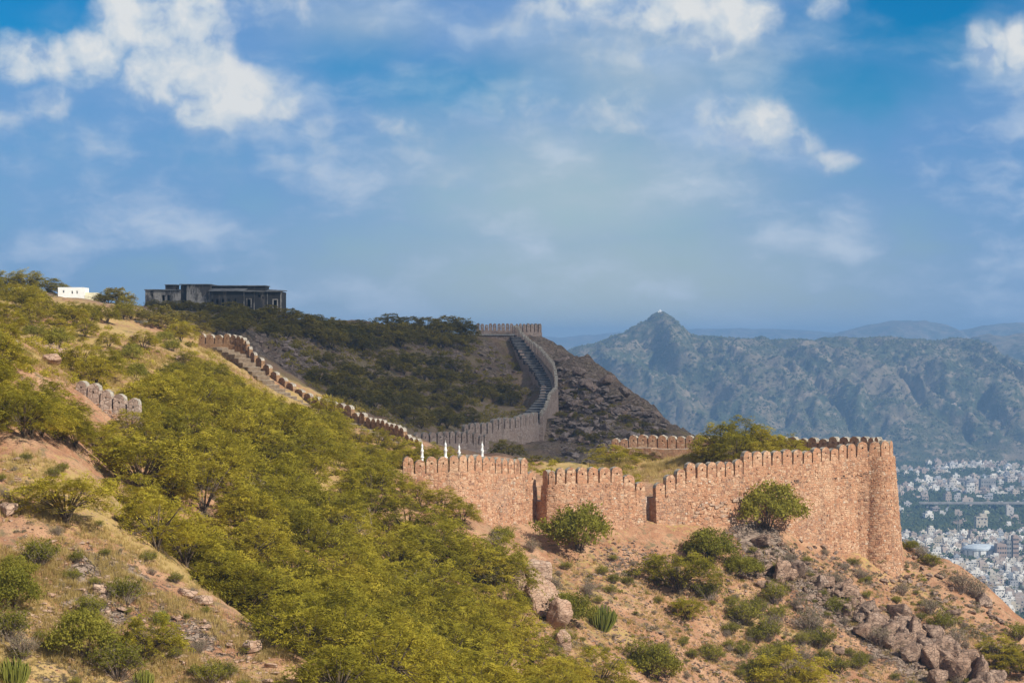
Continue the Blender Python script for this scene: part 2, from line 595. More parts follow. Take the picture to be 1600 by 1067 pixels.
def m_wall(pink, lightc, darkc, mort):
    def f(t):
        p = t.worldco()
        ps = t.vmath('MULTIPLY', p, (1, 1, 1.35))
        vo = t.voro(ps, 2.6, 'DISTANCE_TO_EDGE')
        v1 = t.voro(ps, 2.6)
        cell = t.add('ShaderNodeSeparateColor')
        t.l.new(v1.outputs['Color'], cell.inputs[0])
        c = t.colramp(cell.outputs[0], [(0.0, darkc), (0.25, pink), (0.6, pink), (0.85, lightc), (1.0, lightc)])
        n = t.noise(p, 6.0, 4, 0.6)
        c = t.mix(t.ramp(n, 0.35, 0.7, 0, 0.5), c, darkc)
        joint = t.ramp(vo.outputs['Distance'], 0.015, 0.09)
        c = t.mix(joint, mort, c)
        # rain streaks and old plaster
        st = t.noise(t.vmath('MULTIPLY', p, (1.6, 1.6, 0.16)), 1.0, 4, 0.6)
        c = t.mix(t.ramp(st, 0.52, 0.72, 0, 0.45), c, (darkc[0] * .55, darkc[1] * .6, darkc[2] * .65))
        bl = t.noise(p, 0.28, 4, 0.6)
        c = t.mix(t.ramp(bl, 0.5, 0.7, 0, 0.5), c, lightc)
        h = t.math('ADD', t.math('MULTIPLY', joint, 0.7), t.math('MULTIPLY', n, 0.5))
        return c, t.bump(h, 0.8, 0.08)
    return f


PINK, PLITE, PDARK, PMORT = (0.47, 0.245, 0.14), (0.58, 0.385, 0.25), (0.29, 0.15, 0.095), (0.45, 0.275, 0.175)
M['wall'] = mat('pink_rubble_masonry', m_wall(PINK, PLITE, PDARK, PMORT))
M['wall_grey'] = mat('weathered_grey_masonry', m_wall((0.44, 0.325, 0.26), (0.55, 0.44, 0.37), (0.25, 0.19, 0.16), (0.36, 0.275, 0.225)))
M['wall_brown'] = mat('brown_masonry', m_wall((0.33, 0.19, 0.10), (0.42, 0.27, 0.16), (0.18, 0.105, 0.06), (0.25, 0.155, 0.09)))


def m_stone(cols):
    def f(t):
        p = t.worldco()
        a = t.attr('tint')
        n = t.noise(p, 7.0, 4, 0.65)
        c = t.colramp(a, cols)
        c = t.mix(t.ramp(n, 0.4, 0.75, 0, 0.55), c, (0.20, 0.115, 0.08))
        st = t.noise(t.vmath('MULTIPLY', p, (1.6, 1.6, 0.14)), 1.0, 4, 0.6)
        c = t.mix(t.ramp(st, 0.48, 0.64, 0, 0.62), c, (0.17, 0.11, 0.08))
        bl = t.noise(p, 0.30, 5, 0.65)
        c = t.mix(t.ramp(bl, 0.5, 0.64, 0, 0.72), c, PLITE)
        gy = t.noise(p, 0.22, 5, 0.65, 0.4)
        c = t.mix(t.ramp(gy, 0.52, 0.64, 0, 0.62), c, (0.30, 0.20, 0.15))
        return c, t.bump(n, 0.6, 0.05)
    return f


M['stone'] = mat('pink_wall_stone', m_stone([(0, (0.06, 0.04, 0.03)), (0.05, (0.22, 0.13, 0.095)), (0.2, (0.39, 0.195, 0.11)), (0.5, (0.48, 0.255, 0.145)), (0.78, (0.55, 0.335, 0.21)), (0.95, (0.52, 0.38, 0.27)), (1, (0.58, 0.48, 0.38))]))
M['stone_grey'] = mat('grey_wall_stone', m_stone([(0, (0.14, 0.10, 0.085)), (0.3, (0.27, 0.19, 0.145)), (0.7, (0.35, 0.25, 0.20)), (1, (0.46, 0.39, 0.33))]))


def m_cap(t):
    p = t.worldco()
    n = t.noise(p, 4, 5, 0.65)
    return t.mix(t.ramp(n, 0.35, 0.65), (0.19, 0.16, 0.13), (0.46, 0.42, 0.35)), t.bump(n, 0.6, 0.04)


M['cap'] = mat('lichen_skylit_capping', m_cap)


def m_plain(col, col2, sc=3.0, bumpd=0.02):
    def f(t):
        n = t.noise(t.worldco(), sc, 5, 0.62)
        return t.mix(t.ramp(n, 0.35, 0.68), col, col2), t.bump(n, 0.5, bumpd)
    return f


M['cap_dark'] = mat('dark_lichen_capping', m_plain((0.11, 0.10, 0.09), (0.26, 0.23, 0.20), 4.0))
M['paving'] = mat('stone_paving', m_plain((0.30, 0.25, 0.20), (0.44, 0.38, 0.30), 2.0))
M['step_riser'] = mat('brown_riser_shade', m_plain((0.13, 0.095, 0.065), (0.22, 0.165, 0.115), 3.0))  # stair stone again, darkened: riser shade painted into the colour
M['riser_grey'] = mat('grey_riser_shade', m_plain((0.075, 0.075, 0.08), (0.13, 0.13, 0.13), 3.0))  # darkened copy of the grey stair stone, painted shade for its risers
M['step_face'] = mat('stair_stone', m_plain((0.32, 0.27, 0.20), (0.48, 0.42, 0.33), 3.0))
M['step_grey'] = mat('grey_stair_stone', m_plain((0.28, 0.28, 0.28), (0.42, 0.42, 0.41), 3.0))  # paler than its risers; sky reflection on the treads is in the tone
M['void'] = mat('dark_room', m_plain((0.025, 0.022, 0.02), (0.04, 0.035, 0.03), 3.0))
M['white'] = mat('white_limewash', m_plain((0.74, 0.74, 0.71), (0.83, 0.83, 0.81), 2.0))
M['cream'] = mat('cream_limewash', m_plain((0.62, 0.58, 0.42), (0.70, 0.66, 0.52), 2.0))
M['bark'] = mat('grey_brown_bark', m_plain((0.085, 0.06, 0.04), (0.15, 0.115, 0.08), 12.0))
M['twig'] = mat('dry_twig', m_plain((0.22, 0.165, 0.13), (0.33, 0.26, 0.21), 9.0))


def m_plaster(t):
    p = t.worldco()
    st = t.noise(t.vmath('MULTIPLY', p, (1.0, 1.0, 0.35)), 0.55, 6, 0.7)
    n = t.noise(p, 2.5, 5, 0.7)
    c = t.mix(t.ramp(st, 0.42, 0.56), (0.52, 0.47, 0.41), (0.10, 0.092, 0.085))
    c = t.mix(t.ramp(n, 0.5, 0.7, 0, 0.7), c, (0.10, 0.09, 0.08))
    return c, t.bump(n, 0.5, 0.05)


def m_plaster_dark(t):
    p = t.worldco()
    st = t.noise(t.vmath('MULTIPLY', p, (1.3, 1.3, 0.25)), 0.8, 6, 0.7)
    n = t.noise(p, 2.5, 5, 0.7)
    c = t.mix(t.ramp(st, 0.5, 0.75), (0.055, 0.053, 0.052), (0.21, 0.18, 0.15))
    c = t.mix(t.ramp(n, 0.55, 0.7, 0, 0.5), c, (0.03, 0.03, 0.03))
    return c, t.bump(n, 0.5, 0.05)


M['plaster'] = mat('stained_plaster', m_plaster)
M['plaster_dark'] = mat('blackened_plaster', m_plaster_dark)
M['roof_slab'] = mat('roof_slab', m_plain((0.13, 0.13, 0.13), (0.28, 0.28, 0.27), 1.0))


def m_rock(a, b, cr, sc=1.0):
    def f(t):
        p = t.worldco()
        q = t.vmath('MULTIPLY', p, (1, 1, 2.4))
        n = t.noise(p, 1.6 * sc, 7, 0.68)
        vo = t.ramp(t.voro(q, 1.9 * sc, 'DISTANCE_TO_EDGE').outputs['Distance'], 0, 0.06)
        r = t.objrand()
        c = t.mix(t.ramp(n, 0.34, 0.66), a, b)
        c = t.mix(t.math('MULTIPLY', r, 0.4), c, (0.36, 0.21, 0.13))
        li = t.noise(p, 5 * sc, 3, 0.6)
        c = t.mix(t.ramp(li, 0.6, 0.72, 0, 0.6), c, (0.44, 0.38, 0.32))
        c = t.mix(vo, cr, c)
        return c, t.bump(t.math('ADD', n, t.math('MULTIPLY', vo, 0.25)), 0.9, 0.14)
    return f


M['rock'] = mat('weathered_rock', m_rock((0.13, 0.09, 0.072), (0.36, 0.26, 0.20), (0.06, 0.045, 0.035)))
M['rock_dark'] = mat('dark_rock', m_rock((0.20, 0.155, 0.13), (0.37, 0.30, 0.26), (0.085, 0.07, 0.06)))
M['rock_pale'] = mat('pale_pink_rock', m_rock((0.36, 0.23, 0.165), (0.50, 0.37, 0.28), (0.22, 0.14, 0.10)))


def leaf_mat(name, stops, trans=0.35):
    m = bpy.data.materials.new(name)
    m.use_nodes = True
    t = NT(m.node_tree)
    a = t.attr('tint')
    r = t.objrand()
    f = t.math('ADD', t.math('MULTIPLY', a, 0.5), t.math('MULTIPLY', r, 0.5), clamp=True)
    c = t.colramp(f, stops)
    d = t.add('ShaderNodeBsdfDiffuse')
    tr = t.add('ShaderNodeBsdfTranslucent')
    t.put(d.inputs[0], c)
    t.put(tr.inputs[0], t.mix(0.5, c, (0.30, 0.26, 0.02)))
    mx = t.add('ShaderNodeMixShader')
    mx.inputs[0].default_value = trans
    t.l.new(d.outputs[0], mx.inputs[1])
    t.l.new(tr.outputs[0], mx.inputs[2])
    o = t.add('ShaderNodeOutputMaterial')
    t.l.new(mx.outputs[0], o.inputs[0])
    return m


M['leaf'] = leaf_mat('thorn_leaf', [(0, (0.14, 0.138, 0.026)), (0.4, (0.35, 0.305, 0.036)), (0.75, (0.50, 0.41, 0.048)), (1, (0.62, 0.49, 0.09))], 0.42)
M['leaf_green'] = leaf_mat('bush_leaf', [(0, (0.11, 0.118, 0.024)), (0.5, (0.24, 0.228, 0.036)), (1, (0.39, 0.345, 0.065))], 0.4)
M['leaf_dull'] = leaf_mat('far_leaf', [(0, (0.15, 0.135, 0.035)), (0.5, (0.27, 0.22, 0.045)), (1, (0.44, 0.34, 0.065))], 0.3)
M['leaf_dry'] = leaf_mat('dry_leaf', [(0, (0.17, 0.15, 0.09)), (0.5, (0.24, 0.20, 0.13)), (1, (0.31, 0.25, 0.18))], 0.2)
M['cactus'] = leaf_mat('spurge_stem', [(0, (0.11, 0.13, 0.03)), (0.5, (0.19, 0.20, 0.04)), (1, (0.28, 0.27, 0.06))], 0.05)
M['straw'] = leaf_mat('dry_grass_blade', [(0, (0.36, 0.26, 0.08)), (0.5, (0.52, 0.38, 0.15)), (0.85, (0.60, 0.46, 0.21)), (1, (0.32, 0.29, 0.07))], 0.4)
# ------------------------------------------------------------------ fort walls
def merlon_mesh(name, m, seed, hole=True):
    r = random.Random(seed)
    outer = [(-0.5, 0.0), (0.5, 0.0), (0.5, 0.33), (0.5, 0.66)]
    for k in range(1, 10):
        a = k / 10
        # a round arch drawn up to a slight point
        x = 0.5 * math.cos(math.pi * a)
        y = 0.66 + 0.32 * math.sin(math.pi * a) ** 0.85 + (0.02 if k == 5 else 0)
        outer.append((x, y))
    outer += [(-0.5, 0.66), (-0.5, 0.33)]
    outer = [(x + r.uniform(-.026, .026), y + (r.uniform(-.022, .022) if y > 0 else 0)) for x, y in outer]
    hx, hy = r.uniform(-.03, .03), 0.56 + r.uniform(-.02, .02)
    inner = [(hx - .075, hy - .06), (hx + .075, hy - .06), (hx + .075, hy + .055), (hx - .075, hy + .055)]
    bm = bmesh.new()
    n = len(outer)
    f = [bm.verts.new((x, -0.5, y)) for x, y in outer]
    b = [bm.verts.new((x, 0.5, y)) for x, y in outer]
    fi = [bm.verts.new((x, -0.5, y)) for x, y in inner]
    bi = [bm.verts.new((x, 0.5, y)) for x, y in inner]

    def fill(ring, hole_ring):
        es = []
        for q in (ring, hole_ring):
            for i in range(len(q)):
                a, c = q[i], q[(i + 1) % len(q)]
                e = bm.edges.get((a, c)) or bm.edges.new((a, c))
                es.append(e)
        bmesh.ops.triangle_fill(bm, edges=es, use_beauty=True)
    fill(f, fi)
    fill(b, bi)
    for i in range(n):
        fc = bm.faces.new((f[i], f[(i + 1) % n], b[(i + 1) % n], b[i]))
        if 2 < i < n - 2:
            fc.material_index = 1
    for i in range(4):
        bm.faces.new((fi[i], bi[i], bi[(i + 1) % 4], fi[(i + 1) % 4]))
    bmesh.ops.recalc_face_normals(bm, faces=bm.faces[:])
    me = bpy.data.meshes.new(name)
    bm.to_mesh(me)
    bm.free()
    me.materials.append(m)
    me.materials.append(M['cap'])  # lichen tops; their paleness on grey merlons paints in light from the sky
    return me


MERLON = {k: [merlon_mesh('merlon', M[k], 10 + i) for i in range(5)] for k in ('wall', 'wall_grey', 'wall_brown')}


def resample(pts, pitch):
    V = [P(*p) for p in pts]
    d = [0]
    for a, b in zip(V, V[1:]):
        d.append(d[-1] + (b.xy - a.xy).length)
    n = max(2, round(d[-1] / pitch) + 1)
    out = []
    for k in range(n):
        s = d[-1] * k / (n - 1)
        i = min(len(V) - 2, max(0, int(np.searchsorted(d, s, side='right')) - 1))
        out.append(V[i].lerp(V[i + 1], (s - d[i]) / max(1e-6, d[i + 1] - d[i])))
    return out


def stones_on(fn, s0, s1, z0, z1, V, Fq, tint, big=1.0, skip=0.2, dark=None):
    """rubble stones standing a little proud of a wall face; fn(s, z) -> point, normal"""
    z = z0
    while z < z1 - 0.08:
        h = rnd.uniform(.11, .24) * big
        h = min(h, z1 - z)
        s = s0 + rnd.uniform(-.2, 0)
        while s < s1:
            wd = rnd.uniform(.13, .42) * big
            a, b = max(s, s0), min(s + wd, s1)
            s += wd
            if b - a < .1 or rnd.random() < skip:
                continue
            g = .012
            pr = rnd.uniform(.008, .042) + (0.05 if rnd.random() < .06 else 0)
            j = lambda: rnd.uniform(-.028, .028)
            i0 = len(V)
            cs = [(a + g, z + g), (b - g, z + g), (b - g, z + h - g), (a + g, z + h - g)]
            for (ss, zz) in cs:
                p, n = fn(ss, zz)
                V.append(p - n * .05)
            for (ss, zz), (dx, dz) in zip(cs, ((1, 1), (-1, 1), (-1, -1), (1, -1))):
                p, n = fn(ss + dx * .025 + j(), zz + dz * .022 + j())
                V.append(p + n * (pr + rnd.uniform(-.012, .012)))
            Fq.append((i0 + 4, i0 + 5, i0 + 6, i0 + 7))
            for k in range(4):
                l = (k + 1) % 4
                Fq.append((i0 + k, i0 + l, i0 + 4 + l, i0 + 4 + k))
            dk = dark is not None and dark[0] < z - z1 < dark[1] and rnd.random() < .6
            tint.extend([0.0 if dk else .06 + .94 * rnd.random() ** 1.1] * 8)
        z += h


def fort_wall(label, spec, mk, side=1, th=1.5, batter=0.06, mh=1.4, mth=0.5, cat='fort wall', group=None, stone=None, fill=0.86, drop=1.0,
              end_pitch=1.0, hole=True, name='fort_wall', top='paving', merlon_label=None, base=None, arc=None):
    """spec: (top point of the merlon, has_merlon) along the wall; side=1: the outside is on the right of the walking direction"""
    C = [s[0] for s in spec]
    n = len(C)
    xy = [c.xy for c in C]
    B = [None] * (n + 1)
    for i in range(1, n):
        B[i] = (xy[i - 1] + xy[i]) / 2
    B[0] = xy[0] - (xy[1] - xy[0]).normalized() * end_pitch / 2
    B[n] = xy[-1] + (xy[-1] - xy[-2]).normalized() * end_pitch / 2
    tg = [(B[i + 1] - B[i]).normalized() for i in range(n)]
    bn = [(Vector((t.y, -t.x)) * side) for t in tg]
    N = [bn[0]] + [(bn[i - 1] + bn[i]).normalized() for i in range(1, n)] + [bn[-1]]
    zt = [c.z - (mh if s[1] else 0.0) for c, s in zip(C, spec)]
    zref = max(zt)

    def outer(i, z):
        q = B[i] + N[i] * batter * (zref - z)
        return Vector((q.x, q.y, z))

    def inner(i, z):
        q = B[i] - N[i] * th
        return Vector((q.x, q.y, z))
    zb = []
    for i in range(n + 1):
        o = outer(i, zref - 6)
        zb.append(min(gz(o.x, o.y), gz(inner(i, 0).x, inner(i, 0).y)) - drop if base is None else base)
    root_p = Vector((xy[n // 2].x, xy[n // 2].y, min(zb)))
    root = empty(name, root_p, label, cat, group)
    V, Fa, mi = [], [], []

    def quad(a, b, c, d, m=0):
        i0 = len(V)
        V.extend([a - root_p, b - root_p, c - root_p, d - root_p])
        Fa.append((i0, i0 + 1, i0 + 2, i0 + 3))
        mi.append(m)
    for i in range(n):
        z = zt[i]
        quad(outer(i, zb[i]), outer(i + 1, zb[i + 1]), outer(i + 1, z), outer(i, z))
        quad(inner(i + 1, zb[i + 1]), inner(i, zb[i]), inner(i, z), inner(i + 1, z))
        quad(outer(i, z), outer(i + 1, z), inner(i + 1, z), inner(i, z), 1)
    for i in range(n + 1):
        if i in (0, n):
            lo, hi = zb[i], zt[0 if i == 0 else n - 1]
        else:
            lo, hi = sorted((zt[i - 1], zt[i]))
        if hi - lo > 0.01:
            quad(outer(i, lo), inner(i, lo), inner(i, hi), outer(i, hi))
    me = np_mesh('wall_body', V, np.array(Fa), [M[mk], M[top]], mi)
    mobj('wall_body', me, root)
    for i in range(n):
        if not spec[i][1]:
            continue
        L = (B[i + 1] - B[i]).length
        mid = (outer(i, zt[i]) + outer(i + 1, zt[i])) / 2
        nn = bn[i]
        o = bpy.data.objects.new('merlon', MERLON[mk][rnd.randrange(5)])
        link(o, root)
        o.location = Vector((mid.x - nn.x * (mth / 2 + .03), mid.y - nn.y * (mth / 2 + .03), zt[i] - .02)) - root_p
        flip = rnd.choice((0, math.pi))
        o.rotation_euler = (rnd.uniform(-.025, .025), rnd.uniform(-.03, .03), math.atan2(tg[i].y, tg[i].x) + flip)
        o.scale = (L * fill * rnd.uniform(.94, 1.05), mth * rnd.uniform(.9, 1.1), mh * (rnd.uniform(.955, 1.035) if rnd.random() > .06 else rnd.uniform(.78, .9)))
    if stone:
        SV, SF, ST = [], [], []
        for i in range(n):
            L = (B[i + 1] - B[i]).length

            def fn(s, z, i=i, L=L):
                f = s / L
                return outer(i, z).lerp(outer(i + 1, z), f) - root_p, bn[i].to_3d()
            zg = min(gz(outer(i, zt[i] - 6).x, outer(i, zt[i] - 6).y), gz(outer(i + 1, zt[i] - 6).x, outer(i + 1, zt[i] - 6).y)) - .8
            stones_on(fn, 0.0, L, zg, zt[i] - .02, SV, SF, ST, dark=(-1.95, -1.55) if 12 < i < 24 and name == 'fort_wall' and 'bastion' in label else None)
        if SV:
            me = np_mesh('masonry', SV, np.array(SF), M[stone], attrs={'tint': ST})
            tag(mobj('masonry', me, root), kind='stuff')
    return root, root_p, outer, zt


def crop(pts, ox, oy, s):
    return [(ox + p[0] / s, oy + p[1] / s) + tuple(p[2:]) for p in pts]


def yl(px, tab):
    return float(np.interp(px, [t[0] for t in tab], [t[1] for t in tab]))


def build_walls():
    # left stretch of the front wall, up to the slit
    l1 = [(638.5, 713.6), (657, 713.6), (674.8, 711.9), (693, 711.7), (710, 710.2), (725, 710), (737, 709.5), (748.5, 709), (759.5, 713.4), (769.7, 713.9), (779.6, 714.2), (789.2, 714.5), (799.4, 714.5), (808.5, 715), (817.3, 714.8), (832.4, 735.6)]
    t1 = [(638, 190), (725, 191), (750, 192.6), (832, 199.0)]
    spec = [(P(px, py, yl(px, t1)), True) for px, py in l1]
    spec += [(P(843.6, 782, 199.3), False)]
    l2 = [(851, 733.5), (863, 731.8), (874.5, 730.5), (892, 730), (909, 729.5), (927, 729), (944.5, 728.5), (963.5, 728.3), (983, 740), (1000, 751.8)]
    t2 = [(851, 197.6), (863, 197.4), (874, 197.4), (1000, 201.2)]
    spec += [(P(px, py, yl(px, t2)), True) for px, py in l2]
    fort_wall('sunlit pink rubble fort wall left of the narrow slit, its top in two levels', spec, 'wall', stone='stone', th=1.4, end_pitch=0.95, group=None)
    # the recessed dark infill inside the slit
    spec = [(P(1009.5, 776, 202.9), False), (P(1021.5, 776, 203.2), False)]
    fort_wall('dark recessed infill wall standing inside the narrow slit of the fort wall', spec, 'wall_grey', th=0.6, batter=0.0, end_pitch=0.55, name='slit_infill')
    # right stretch with the bastion
    l3 = [(1030, 752.5), (1047.2, 740.5), (1063.3, 731), (1079, 722.6), (1096.5, 721.8), (1112, 720.9), (1126, 720.3), (1140, 719.5), (1154, 716.6), (1168.5, 704.8), (1184, 704), (1199, 703.4), (1213.5, 702.5), (1230, 701.7), (1247.2, 700.8), (1263, 699.7), (1276.5, 698), (1290.5, 696.8), (1304, 695.6), (1317.5, 693.9), (1331, 691.6), (1345.5, 689.3)]
    t3 = [(1030, 202.6), (1165, 207.5), (1350, 215.2)]
    spec = [(P(px, py, yl(px, t3)), True) for px, py in l3]
    cx, cy = 34.35, 216.2
    rt = 1.52
    ztop = P(1387, 687.8, 217).z
    angs = [-108, -68, -28, 12, 52]
    spec += [(Vector((cx + rt * math.cos(math.radians(a)), cy + rt * math.sin(math.radians(a)), ztop + .01 * k)), True) for k, a in enumerate(angs)]
    # back wall of the outwork, seen from inside
    bk = crop([(1385, 75), (1355, 74), (1315, 73), (1262, 72), (1198, 72), (1140, 73), (1085, 73), (1025, 75), (975, 72)], 980, 660, 3.478)
    t4 = [(1107, 246), (1260, 236.5), (1340, 229.5), (1380, 222.5)]
    root, rp, outer, zt = fort_wall('sunlit pink rubble fort wall right of the narrow slit, ending in a round battered bastion', spec, 'wall', stone='stone', th=1.4, end_pitch=1.0)
    # round bastion of the same wall
    zt0 = ztop - 1.4
    zb0 = min(gz(cx + 2, cy - 3), gz(cx - 1, cy - 3), gz(cx + 4, cy)) - 1.5
    rb = 1.55 + 0.078 * (zt0 - zb0)
    V, Fa, mi = [], [], []
    n = 56
    lev = np.linspace(zb0, zt0, 9)
    for z in lev:
        r = rt + 0.04 + (rb - rt) * ((zt0 - z) / (zt0 - zb0)) ** 1.05
        for k in range(n):
            a = 2 * math.pi * k / n
            V.append((cx + r * math.cos(a) - rp.x, cy + r * math.sin(a) - rp.y, z - rp.z))
    for i in range(len(lev) - 1):
        for k in range(n):
            Fa.append((i * n + k, i * n + (k + 1) % n, (i + 1) * n + (k + 1) % n, (i + 1) * n + k))
            mi.append(0)
    cap = len(V)
    V.append((cx - rp.x, cy - rp.y, zt0 - rp.z + .003))
    tri = np.array([((len(lev) - 1) * n + k, (len(lev) - 1) * n + (k + 1) % n, cap) for k in range(n)])
    mobj('bastion', np_mesh('bastion', V, [np.array(Fa), tri], [M['wall'], M['paving']], mi + [1] * n, smooth=False), root)
    SV, SF, ST = [], [], []

    def fn(s, z):
        r = rt + 0.04 + (rb - rt) * max(0, min(1, (zt0 - z) / (zt0 - zb0))) ** 1.05
        a = -2.9 + s / 2.6
        return Vector((cx + r * math.cos(a), cy + r * math.sin(a), z)) - rp, Vector((math.cos(a), math.sin(a), 0))
    stones_on(fn, 0, 2.6 * 3.4, zb0 + 1, zt0 - .03, SV, SF, ST)
    tag(mobj('masonry', np_mesh('masonry', SV, np.array(SF), M['stone'], attrs={'tint': ST}), root), kind='stuff')
    # row of larger roughly squared stones low in this wall
    sm = []
    for k in range(6):
        bm = bmesh.new()
        bmesh.ops.create_cube(bm, size=1.0)
        bmesh.ops.bevel(bm, geom=bm.edges[:], offset=0.13, segments=1, affect='EDGES')
        for v in bm.verts:
            v.co += Vector((rnd.uniform(-.06, .06), rnd.uniform(-.04, .04), rnd.uniform(-.06, .06)))
        me = bpy.data.meshes.new('stone')
        bm.to_mesh(me)
        bm.free()
        me.materials.append(M['wall'] if k % 3 else M['rock_pale'])
        sm.append(me)
    for k in range(70):
        px = rnd.uniform(1083, 1175)
        f = (px - 1083) / 92
        py = rnd.uniform(790 - 15 * f, 828 - 2 * f)
        Y = yl(px, t3) - 0.33
        p = P(px, py, Y)
        o = bpy.data.objects.new('stone', sm[rnd.randrange(6)])
        link(o, root)
        o.location = p - rp
        o.rotation_euler = (rnd.uniform(-.1, .1), rnd.uniform(-.15, .15), math.atan2(5, 7.9))
        o.scale = (rnd.uniform(.35, .7), .25, rnd.uniform(.2, .34))
    # inner wall of the outwork
    spec = [(P(px, py + 1, yl(px, t4)), True) for px, py in reversed(bk)]
    lft = [(1121, 679), (1136, 679.5), (1151, 680), (1166, 680), (1181, 680), (1196, 680), (1211, 680.3), (1226, 680.5), (1243, 680.7)]
    lf0 = crop([(-55, 78), (-5, 84), (40, 62), (92, 60), (150, 60), (198, 65), (255, 67), (303, 66), (350, 65), (395, 60), (438, 62)], 980, 660, 3.478)
    t5 = [(960, 251), (1107, 246), (1260, 236.5)]
    spec = [(P(px, py + 1, yl(px, t5)), True) for px, py in lf0 + lft] + spec
    fort_wall('pink parapet wall at the back of the outwork seen from inside above its grey walkway', spec, 'wall', side=-1, th=2.1, batter=.03)
    # ruined merlons on the left slope
    l = crop([(190, 60), (325, 135), (482, 200), (620, 245), (790, 305)], 100, 580, 7.27)
    spec = [(P(px, py, Y), True) for (px, py), Y in zip(l, (162.6, 162.3, 162.0, 161.8, 161.5))]
    fort_wall('short row of weathered stone merlons half hidden by thorn trees on the left slope', spec, 'wall_grey', stone='stone', th=0.9, mth=.55, end_pitch=.95, drop=1.5)
    spec = [(P(px, py, Y), True) for px, py, Y in ((-12, 524, 188), (4, 528, 187), (17, 530.5, 186))]
    fort_wall('two grey stone merlons cut by the left edge of the picture', spec, 'wall_grey', th=0.9, mth=.55)
    spec = [(P(px, py, Y), True) for px, py, Y in ((577, 719, 191.4), (600, 720, 191.6))]
    fort_wall('pair of broken stone merlons among trees left of the pink wall', spec, 'wall_grey', th=0.9, mth=.5)
    # wall along the near stair
    c2 = [(60, 362), (110, 362), (160, 361), (205, 361), (245, 365), (275, 372), (300, 378), (318, 400), (330, 430), (348, 462), (385, 490), (430, 530), (470, 568), (513, 602), (557, 632), (607, 660), (655, 688), (700, 708), (745, 722), (790, 734), (835, 745), (880, 757), (917, 795), (957, 800), (993, 822), (1022, 828), (1045, 832), (1070, 835), (1098, 850), (1120, 858), (1148, 865), (1178, 880), (1205, 920), (1232, 935), (1260, 942)]
    c2 = crop(c2, 300, 420, 3.5575)
    ty = [(310, 306), (375, 303), (385, 301), (393, 298), (398, 295), (430, 288), (500, 276), (550, 268), (654, 254)]
    spec = [(P(px, py, yl(px, ty)), True) for px, py in c2]
    r1 = fort_wall('brown stair wall of round merlons stepping down the sunlit slope towards the gully', spec, 'wall_brown', side=-1, th=0.7, batter=0.02, mh=1.3, mth=.45, fill=.84, drop=1.2)
    # far wall: platform row and the parapet sweeping down beside the dark stair
    A = [(P(700 + x / 5.335, 490 + 80 / 5.335, 523), True) for x in (250, 285, 320, 355, 390, 425, 460, 495, 530)]
    fort_wall('dark parapet on the top platform of the far wall against the sky', A, 'wall_grey', side=-1, th=0.7, batter=0, mh=1.6, end_pitch=.96, group=None)
    Bt = [(P(700 + x / 5.335, 490 + 82 / 5.335, Y), True) for x, Y in ((575, 529), (607, 529), (640, 529.3), (672, 529.6), (706, 530), (740, 530.5), (768, 531))]
    fort_wall('tall grey tower wall with narrow merlons behind the head of the far stair', Bt, 'wall_grey', th=3.0, mh=2.0, drop=3, fill=.76, mth=.7)
    cc = [(560, 85, 521), (600, 110, 517), (625, 155, 512), (655, 180, 508), (685, 210, 504), (715, 230, 500), (740, 250, 496), (765, 270, 492), (790, 300, 487), (812, 330, 482), (832, 350, 477), (850, 375, 472), (865, 395, 467), (880, 420, 462), (888, 460, 457), (893, 510, 452), (893, 560, 447), (886, 600, 442), (866, 625, 438), (842, 648, 433), (822, 685, 428), (805, 740, 422), (785, 780, 417), (755, 812, 412)]
    cc = crop(cc, 700, 490, 5.335)
    fort_wall('grey parapet of merlons sweeping down the far hill beside the dark stair', [(v, True) for v in resample(cc, 1.9)], 'wall_grey', side=-1, th=0.6, batter=0.05, mh=2.3, mth=.55, fill=.5, drop=1.5, top='riser_grey')
    dd = [(150, 916), (200, 912), (250, 906), (302, 903), (352, 898), (395, 871), (445, 864), (495, 861), (540, 857), (585, 850), (630, 838), (665, 832), (700, 825), (730, 818), (752, 814)]
    dd = crop(dd, 700, 490, 5.335)
    tY = [(728, 384), (765, 388), (774, 389), (818, 396), (837, 402), (842, 410)]
    fort_wall('grey wall of tall merlons crossing the foot of the far hill behind dark bushes', [(P(px, py, yl(px, tY)), True) for px, py in dd], 'wall_grey', th=1.0, mh=2.0, batter=.04, drop=1.5, fill=.78, mth=.7)
    ee = crop([(175, 650), (218, 648), (258, 648), (297, 646), (328, 645), (358, 643), (388, 642), (418, 640), (448, 638), (480, 652), (510, 655), (533, 657)], 600, 480, 3.333)
    fort_wall('grey pink wall of merlons in half shade behind the white minarets', [(P(px, py, 338 + (px - 650) * .06), True) for px, py in ee], 'wall_grey', th=1.0, mh=1.9, drop=1.5, fill=.8, mth=.7)
    spec = [(P(px, py, 470), True) for px, py in ((553, 512), (560, 512), (567, 512), (574, 511.5))]
    fort_wall('small pale bit of parapet on the skyline between thorn trees', spec, 'wall_grey', th=0.7, mh=1.3)


def box_mesh(name, bxs, mats):
    """bxs: (x0,x1,y0,y1,z0,z1,material index)"""
    V, Fa, mi = [], [], []
    for (x0, x1, y0, y1, z0, z1, m) in bxs:
        i = len(V)
        V += [(x0, y0, z0), (x1, y0, z0), (x1, y1, z0), (x0, y1, z0), (x0, y0, z1), (x1, y0, z1), (x1, y1, z1), (x0, y1, z1)]
        Fa += [(i, i + 3, i + 2, i + 1), (i + 4, i + 5, i + 6, i + 7), (i, i + 1, i + 5, i + 4), (i + 1, i + 2, i + 6, i + 5), (i + 2, i + 3, i + 7, i + 6), (i + 3, i, i + 4, i + 7)]
        mi += [m] * 6
    return np_mesh(name, V, np.array(Fa), mats, mi)


